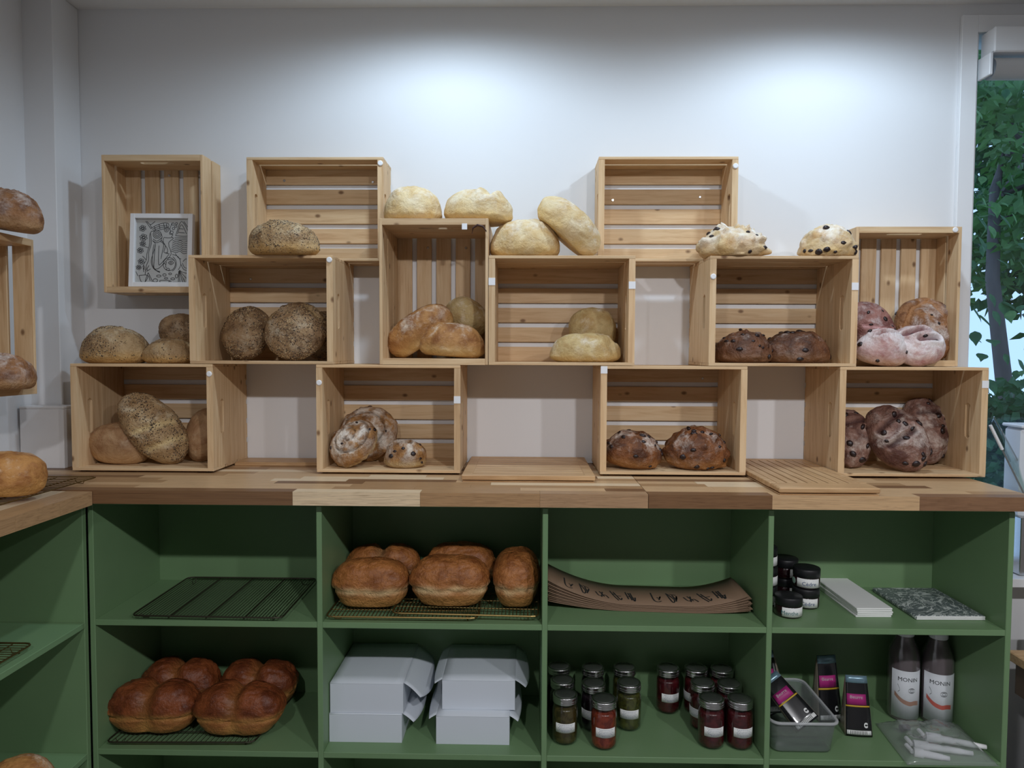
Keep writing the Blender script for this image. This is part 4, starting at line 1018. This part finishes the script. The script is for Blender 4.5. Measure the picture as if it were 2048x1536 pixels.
MAGE = newmat('magenta_print', rgb(170, 40, 120), 0.5); YELL = newmat('yellow_print', rgb(210, 170, 50), 0.5)
POUCH = newmat('black_pouch_film', (0.012, 0.012, 0.014, 1), 0.22, coat=0.4); CLEARP = newmat('silver_zip_band', rgb(120, 150, 165), 0.25, 0.3)
KRAF2 = newmat('pouch_side', rgb(150, 140, 125), 0.35)
def pouch(label, loc, rot, w_=0.074, h=0.175, d_=0.052):
    r = empty('snack_pouch', loc, rot); tag(r, label, 'pouch', 'black stand-up pouches')
    def fr_(u, v_):                      # front face point: u across, v up
        ww = w_*(0.5-0.10*v_)
        return Vector(((u-0.5)*2*ww, -d_/2*(1-v_)**0.8-0.003*math.sin(math.pi*u), h*v_))
    front = sheet(lambda u, v_: fr_(u, v_), 6, 8, 0.0008); obj('front_film', front, POUCH, r)
    back = sheet(lambda u, v_: Vector((fr_(u, v_).x, d_/2*(1-v_)**0.8, h*v_)), 6, 8, 0.0008); obj('back_film', back, POUCH, r)
    for s in (0, 1):
        obj('gusset', sheet(lambda u, v_, s=s: Vector((fr_(s, v_).x, -d_/2*(1-v_)**0.8*(1-2*u), h*v_)), 3, 8, 0.0006), KRAF2, r)
    def patch(n_, u0, u1, v0, v1, m, off=0.0012):
        return obj(n_, sheet(lambda u, v_: fr_(u0+(u1-u0)*u, v0+(v1-v0)*v_)+Vector((0, -off, 0)), 5, 2, 0.0004), m, r)
    patch('zip_band', 0.0, 1.0, 0.88, 1.0, CLEARP)
    lab = patch('magenta_panel', 0.04, 0.86, 0.52, 0.70, MAGE)
    me = text_mesh('Beurre', 0.0125); 
    for vv in me.vertices:
        q = fr_(0.44+vv.co.x/w_*1.15, 0.645+vv.co.y/h); vv.co = q+Vector((0, -0.0022, 0))
    me.materials.append(PAPER); obj('print', me, None, lab)
    patch('yellow_rule', 0.0, 0.98, 0.485, 0.51, YELL, 0.0014)
    bc = patch('barcode', 0.04, 0.96, 0.03, 0.10, PAPER, 0.0014)
    obj('bars', ribbons([[(0.18+0.06*i, 0.035), (0.18+0.06*i, 0.095)] for i in range(11)], 0.022, lambda a, b: fr_(a, b)+Vector((0, -0.0022, 0)), True), INK, bc)
    obj('recycling_mark', ribbons([circ(0.78, 0.19, 0.07, 0.030, 12, 30, 330)], 0.030, lambda a, b: fr_(a, b)+Vector((0, -0.0016, 0))), PAPER, r)
    return r
pouch('black pouch standing alone between the tub and the bottles', (1.020, -0.345, SH2+0.001), (R(-4), 0, R(-6)), h=0.165)
pouch('black pouch standing behind the tub corner', (0.968, -0.265, SH2+0.001), (R(-3), 0, R(8)), h=0.19)
pouch('black pouch tipped over in the tub, zip band towards the left', (0.855, -0.400, SH2+0.050), (R(-38), R(-34), R(10)), h=0.155)
pouch('black pouch lying at the back of the tub', (0.800, -0.300, SH2+0.030), (R(-22), R(-18), R(-30)), h=0.175)
pouch('black pouch upright at the left rear of the tub', (0.790, -0.260, SH2+0.012), (R(-12), R(-8), R(25)), h=0.17)
BOTG = newmat('bottle_liquid', (0.11, 0.085, 0.09, 1), 0.12, coat=0.6)
BLAB = newmat('bottle_label_paper', (0.74, 0.77, 0.80, 1), 0.6)
def bottle(label, x_, y_, a, accent):
    r = empty('syrup_bottle', (x_, y_, SH2), (0, 0, R(a))); tag(r, label, 'bottle', 'wrapped syrup bottles')
    me = lathe([(0.034, 0), (0.040, 0.002), (0.0425, 0.008), (0.0425, 0.185), (0.040, 0.205), (0.034, 0.222), (0.0265, 0.240), (0.024, 0.255), (0.024, 0.300)], 36); me.materials.append(BOTG); obj('glass_body', me, None, r)
    me = lathe([(0.0250, 0.256), (0.0258, 0.258), (0.0258, 0.316), (0.024, 0.318), (0.004, 0.318)], 24); me.materials.append(FELT); obj('cap', me, None, r)
    q = obj('paper_label', strip_mesh(0.0427, 0.012, 0.158, -68, 68, BLAB, 24), None, r)
    me = wrap(text_mesh('MONIN', 0.0170), 0.0434, 0.132, -5); me.materials.append(INK); obj('brand_text', me, None, q)
    def w2(a_, b_): return Vector((0.0434*math.sin(a_), -0.0434*math.cos(a_), b_))
    obj('label_swoosh', ribbons([[(-0.95, 0.085), (-0.5, 0.068), (0.0, 0.060), (0.35, 0.062), (0.7, 0.060)]], 0.013, w2), newmat('swoosh', accent, 0.6), q)
    obj('label_crest', ribbons([circ(0.15, 0.100, 0.22, 0.007), circ(0.15, 0.100, 0.12, 0.004), [(-0.75, 0.115), (-0.6, 0.100), (-0.72, 0.092)]], 0.0018, w2), INK, q)
    obj('film_wrap', lathe([(0.0435, 0.001), (0.0445, 0.010), (0.0450, 0.10), (0.0442, 0.188), (0.042, 0.208), (0.036, 0.228), (0.0285, 0.246), (0.0275, 0.282)], 20, False), FILM2, r)
bottle('wrapped syrup bottle with a brown swoosh, left of the pair', 1.207, -0.250, -6, rgb(170, 130, 110))
bottle('wrapped syrup bottle with a red swoosh, right of the pair', 1.297, -0.270, -14, rgb(200, 90, 75))
pb = empty('pump_bag', (1.215, -0.385, SH2)); tag(pb, 'clear plastic bag of white bottle pumps lying before the syrup bottles', 'bag')
for (x0, y0, x1, y1, zb) in ((-0.075, -0.045, 0.065, -0.085, 0.014), (-0.020, -0.010, 0.118, -0.060, 0.018), (-0.09, -0.075, -0.01, -0.105, 0.010)):
    a = Vector((x0, y0, zb)); b = Vector((x1, y1, zb)); bm = bmesh.new()
    tube_bm(bm, [a, a.lerp(b, 0.25), a.lerp(b, 0.27), a.lerp(b, 0.8), a.lerp(b, 0.82), b], [0.013, 0.013, 0.010, 0.008, 0.007, 0.006], 10)
    o = obj('pump', bm, FELT, pb); smooth(o.data)
    bm = bmesh.new(); tube_bm(bm, [a+Vector((-0.004, 0.0, 0)), a+Vector((-0.006, 0.028, 0.004))], 0.006, 8); obj('nozzle', bm, FELT, o)
def crumple(u, v_):
    x_ = -0.115+0.245*u+0.03*(1-v_)*0-0.02*(1-v_); y_ = -0.125+0.21*v_
    e = min(u, 1-u, v_, 1-v_); lift = min(1, e/0.18)
    return (x_, y_, 0.003+lift*(0.031+0.010*noise.noise(Vector((u*7, v_*6, 2.2)))+0.006*noise.noise(Vector((u*17, v_*16, 5.0)))))
obj('film', sheet(crumple, 26, 22, 0.0004), FILM, pb)
bm = bmesh.new(); tube_bm(bm, [Vector((-0.07, 0.03, 0.02)), Vector((-0.045, 0.034, 0.02))], 0.009, 10); obj('pump_collar', bm, BLACK, pb)

# ------------------------------------------------------------------ things at the right edge, by the window
ap = empty('acrylic_panel', (1.60, -0.10, ZW)); tag(ap, 'slanted clear panel with bright metal edges beside the worktop end', 'panel')
A0, A1 = Vector((1.544, 0, 0.147)), Vector((1.700, 0, -0.155)); B0, B1 = Vector((1.575, 0.03, 0.172)), Vector((1.735, 0.03, -0.11))
o3 = Vector((1.60, 0, 0))
obj('clear_sheet', sheet(lambda u, v_: (A0.lerp(A1, u)).lerp(B0.lerp(B1, u), v_)-o3, 2, 2, 0.003), thinglass('acrylic', (0.82, 0.90, 0.88, 1), 0.8), ap)
bm = bmesh.new(); tube_bm(bm, [A0-o3, A0.lerp(A1, 0.26)-o3], 0.005, 8); obj('painted_lit_edge', bm, FELT, ap)  # white upper stretch paints the light falling on the metal edge
bm = bmesh.new(); tube_bm(bm, [A0.lerp(A1, 0.26)-o3, A1-o3], 0.0028, 8); obj('metal_edge', bm, STEEL, ap)
bm = bmesh.new(); tube_bm(bm, [B0-o3, B1-o3], 0.0022, 8); obj('metal_edge', bm, STEEL, ap)
wc = empty('white_cabinet', (1.95, -0.03, ZW-0.349)); tag(wc, 'white appliance on the window sill, cut off by the right frame edge', 'appliance')
wm = newmat('appliance_white', (0.72, 0.75, 0.80, 1), 0.35)
box('body', (-0.295, -0.06, 0.19), (0.25, 0.03, 0.485), wm, wc, 0.01); box('top_plate', (-0.300, -0.065, 0.485), (0.25, 0.032, 0.496), wm, wc, 0.003)
for x_ in (-0.27, 0.22): box('leg', (x_-0.012, -0.05, 0.0), (x_+0.012, 0.02, 0.19), STEEL, wc, 0.002)
st_ = empty('side_table', (1.75, -0.27, 0)); tag(st_, 'low wooden table with grey panels, right of the green cabinet', 'table')
TT = ZW-0.555
box('table_top', (-0.185, -0.20, TT-0.030), (0.40, 0.09, TT), BOARD, st_, 0.003)
box('apron', (-0.17, -0.18, TT-0.13), (0.38, 0.07, TT-0.030), newmat('dark_apron', (0.10, 0.06, 0.035, 1), 0.5), st_)
box('grey_panel', (-0.15, -0.16, TT-0.33), (0.36, 0.05, TT-0.13), newmat('grey_laminate', (0.30, 0.29, 0.31, 1), 0.5), st_)
box('dark_gap', (-0.14, -0.15, TT-0.345), (0.35, 0.04, TT-0.33), BLACK, st_); box('grey_panel', (-0.15, -0.16, 0.0), (0.36, 0.05, TT-0.345), bpy.data.materials['grey_laminate'], st_)
bd = empty('black_device', (1.72, -0.20, TT)); tag(bd, 'small black device on the low wooden table at the right edge', 'device')
box('body', (-0.045, -0.05, 0.0), (0.06, 0.05, 0.075), BLACK, bd, 0.006); box('base_plate', (-0.05, -0.055, 0), (0.065, 0.055, 0.006), BLACK, bd)

# ------------------------------------------------------------------ outside: trees and ground
def leafmat(name, a, b):
    m = newmat(name, a, 0.5, spec=0.3); t = NT(m); v = t.coords((1, 1, 1), 3); n = t.noise(v, 3.0, 3); t.color(t.mix(t.rng(n, 0.3, 0.7), a, b))
    t.b.inputs['Subsurface Weight'].default_value = 0.0
    tr = t.n('ShaderNodeBsdfTranslucent'); tr.inputs[0].default_value = (a[0]*1.6, a[1]*1.9, a[2]*1.0, 1)
    mx = t.n('ShaderNodeMixShader'); mx.inputs[0].default_value = 0.35
    out = [q for q in t.t.nodes if q.type == 'OUTPUT_MATERIAL'][0]
    t.l(t.b.outputs[0], mx.inputs[1]); t.l(tr.outputs[0], mx.inputs[2]); t.l(mx.outputs[0], out.inputs[0])
    return m
LEAF1 = leafmat('leaf_green', (0.05, 0.125, 0.042, 1), (0.11, 0.215, 0.075, 1)); LEAF2 = leafmat('leaf_dark', (0.018, 0.065, 0.028, 1), (0.045, 0.13, 0.05, 1))
BARK = newmat('bark', (0.07, 0.06, 0.055, 1), 0.9); t = NT(BARK); v = t.coords((1, 1, 0.2), 2); n = t.noise(v, 14, 5); t.color(t.mix(n, (0.03, 0.026, 0.024, 1), (0.12, 0.105, 0.10, 1)))
def foliage(rng, blobs, count, size):
    vs, fs = [], []
    for _ in range(count):
        c, rr = rng.choice(blobs)
        d = Vector((rng.gauss(0, 1), rng.gauss(0, 1), rng.gauss(0, 1))).normalized()*rr*rng.random()**0.4
        p = Vector(c)+d; s = size*rng.uniform(0.6, 1.4)
        a = Vector((rng.gauss(0, 1), rng.gauss(0, 1), rng.gauss(-0.4, 0.6))).normalized(); b_ = a.cross(Vector((rng.gauss(0, 1), rng.gauss(0, 1), rng.gauss(0, 1)))).normalized()
        cc = a.cross(b_)
        k = len(vs); vs += [p, p+a*s*0.5+b_*s*0.34+cc*s*0.08, p+a*s*1.1, p+a*s*0.5-b_*s*0.34+cc*s*0.08]
        fs += [(k, k+1, k+2), (k, k+2, k+3)]
    me = bpy.data.meshes.new('foliage'); me.from_pydata([tuple(q) for q in vs], [], fs); return me
def leafm(mat):
    vs = [(0, 0, 0)]; n = 6
    for i in range(1, n): t_ = i/n; wv = 0.36*math.sin(math.pi*t_**0.75); vs += [(t_, wv, 0.06), (t_, 0, 0), (t_, -wv, 0.06)]
    vs.append((1.08, 0, -0.04)); fs = [(0, 2, 1), (0, 3, 2)]
    for i in range(n-2):
        a = 1+3*i; fs += [(a, a+1, a+4, a+3), (a+1, a+2, a+5, a+4)]
    a = 1+3*(n-2); e = len(vs)-1; fs += [(a, a+1, e), (a+1, a+2, e)]
    me = bpy.data.meshes.new('leaf'); me.from_pydata(vs, [], fs); me.materials.append(mat); return smooth(me)
LM1, LM2 = leafm(LEAF1), leafm(LEAF2)
def tree(label, base, path, r0, blobs, count, size, mat, seed, big=()):
    rng = random.Random(seed); r = empty('tree', base); tag(r, label, 'tree', 'trees outside the window'); b0 = Vector(base)
    bm = bmesh.new(); P = [Vector(p) for p in path]; tube_bm(bm, P, [r0*(1-0.6*i/(len(P)-1)) for i in range(len(P))], 10); o = obj('trunk', bm, BARK, r); smooth(o.data)
    for c, rr in blobs[:10]:
        q = P[-1].lerp(P[len(P)//2], rng.random()); m_ = q.lerp(Vector(c), 0.5)+Vector((rng.uniform(-.1, .1), 0, rng.uniform(0, .15)))
        bm = bmesh.new(); tube_bm(bm, [q, m_, Vector(c)], [r0*0.30, r0*0.2, r0*0.08], 6); obj('branch', bm, BARK, r)
    f = obj('foliage', foliage(rng, blobs, count, size), mat, r); f['kind'] = 'stuff'
    for (p, s, m_) in big:
        o = obj('leaf', m_, None, r, Vector(p)-b0, (rng.uniform(-0.6, 0.6), rng.uniform(0.3, 1.4), rng.uniform(-2.6, -0.4))); o.scale = (s, s, s)
struct(box('trim_3', (0.5, 0.13, -0.35), (14, 16, -0.30), newmat('outdoor_ground', (0.05, 0.09, 0.04, 1), 0.9), bev=0), 'ground outside the window')
rng = random.Random(3)
p0 = at(2012, 800, 2.6); p1 = at(1985, 560, 2.6); p2 = at(1990, 380, 2.7); p3 = at(2020, 250, 2.9)
base = Vector((p0.x+0.12, 2.6, -0.3))
big = []
for i in range(46):
    q = at(rng.uniform(1935, 2120), rng.uniform(380, 760), rng.uniform(0.9, 1.9)); big.append((tuple(q), rng.uniform(0.05, 0.095), rng.choice((LM1, LM2, LM2))))
for i in range(26):
    q = at(rng.uniform(1935, 2150), rng.uniform(120, 420), rng.uniform(1.0, 2.2)); big.append((tuple(q), rng.uniform(0.05, 0.09), rng.choice((LM1, LM1, LM2))))
blobs = []
for i in range(26):
    q = at(rng.uniform(1920, 2500), rng.uniform(80, 520), rng.uniform(2.2, 4.0)); blobs.append((tuple(q-base), rng.uniform(0.25, 0.5)))
tree('leafy tree with a dark trunk right outside the window', base, [(0, 0, 0), p0-base, p1-base, p2-base, p3-base], 0.065, blobs, 9500, 0.085, LEAF1, 11, big)
blobs = []
for i in range(26):
    q = at(rng.uniform(1900, 2700), rng.uniform(-150, 620), rng.uniform(4.5, 6.5)); b_ = Vector((5.9, 5.4, -0.3)); blobs.append((tuple(q-b_), rng.uniform(0.5, 0.9)))
tree('taller dark tree further behind, seen through the upper window', (5.9, 5.4, -0.3), [(0, 0, 0), (0.05, 0, 1.5), (-0.1, 0, 3.0), (0.1, 0, 4.2)], 0.12, blobs, 11000, 0.13, LEAF2, 12)
for i, (u, y_, yy, lab) in enumerate(((1990, 900, 2.0, 'dense low bush outside, nearest the window'), (2075, 950, 2.4, 'dense low bush outside, right of the nearest bush'), (2010, 860, 3.8, 'dense low bush outside, further back'))):
    q = at(u, y_, yy); b_ = Vector((q.x, yy, -0.3)); r = empty('bush', b_); tag(r, lab, 'bush', 'bushes outside the window')
    bl_ = [(tuple(at(u+rng.uniform(-70, 90), y_+rng.uniform(-70, 260), yy+rng.uniform(-.3, .3))-b_), rng.uniform(0.15, 0.3)) for k in range(14)]
    f = obj('foliage', foliage(rng, bl_, 2600, 0.07), LEAF2, r); f['kind'] = 'stuff'
    bm = bmesh.new(); tube_bm(bm, [(0, 0, 0), (0.02, 0, 0.5), (0, 0, 1.0)], [0.03, 0.02, 0.01], 6); obj('stem', bm, BARK, r)
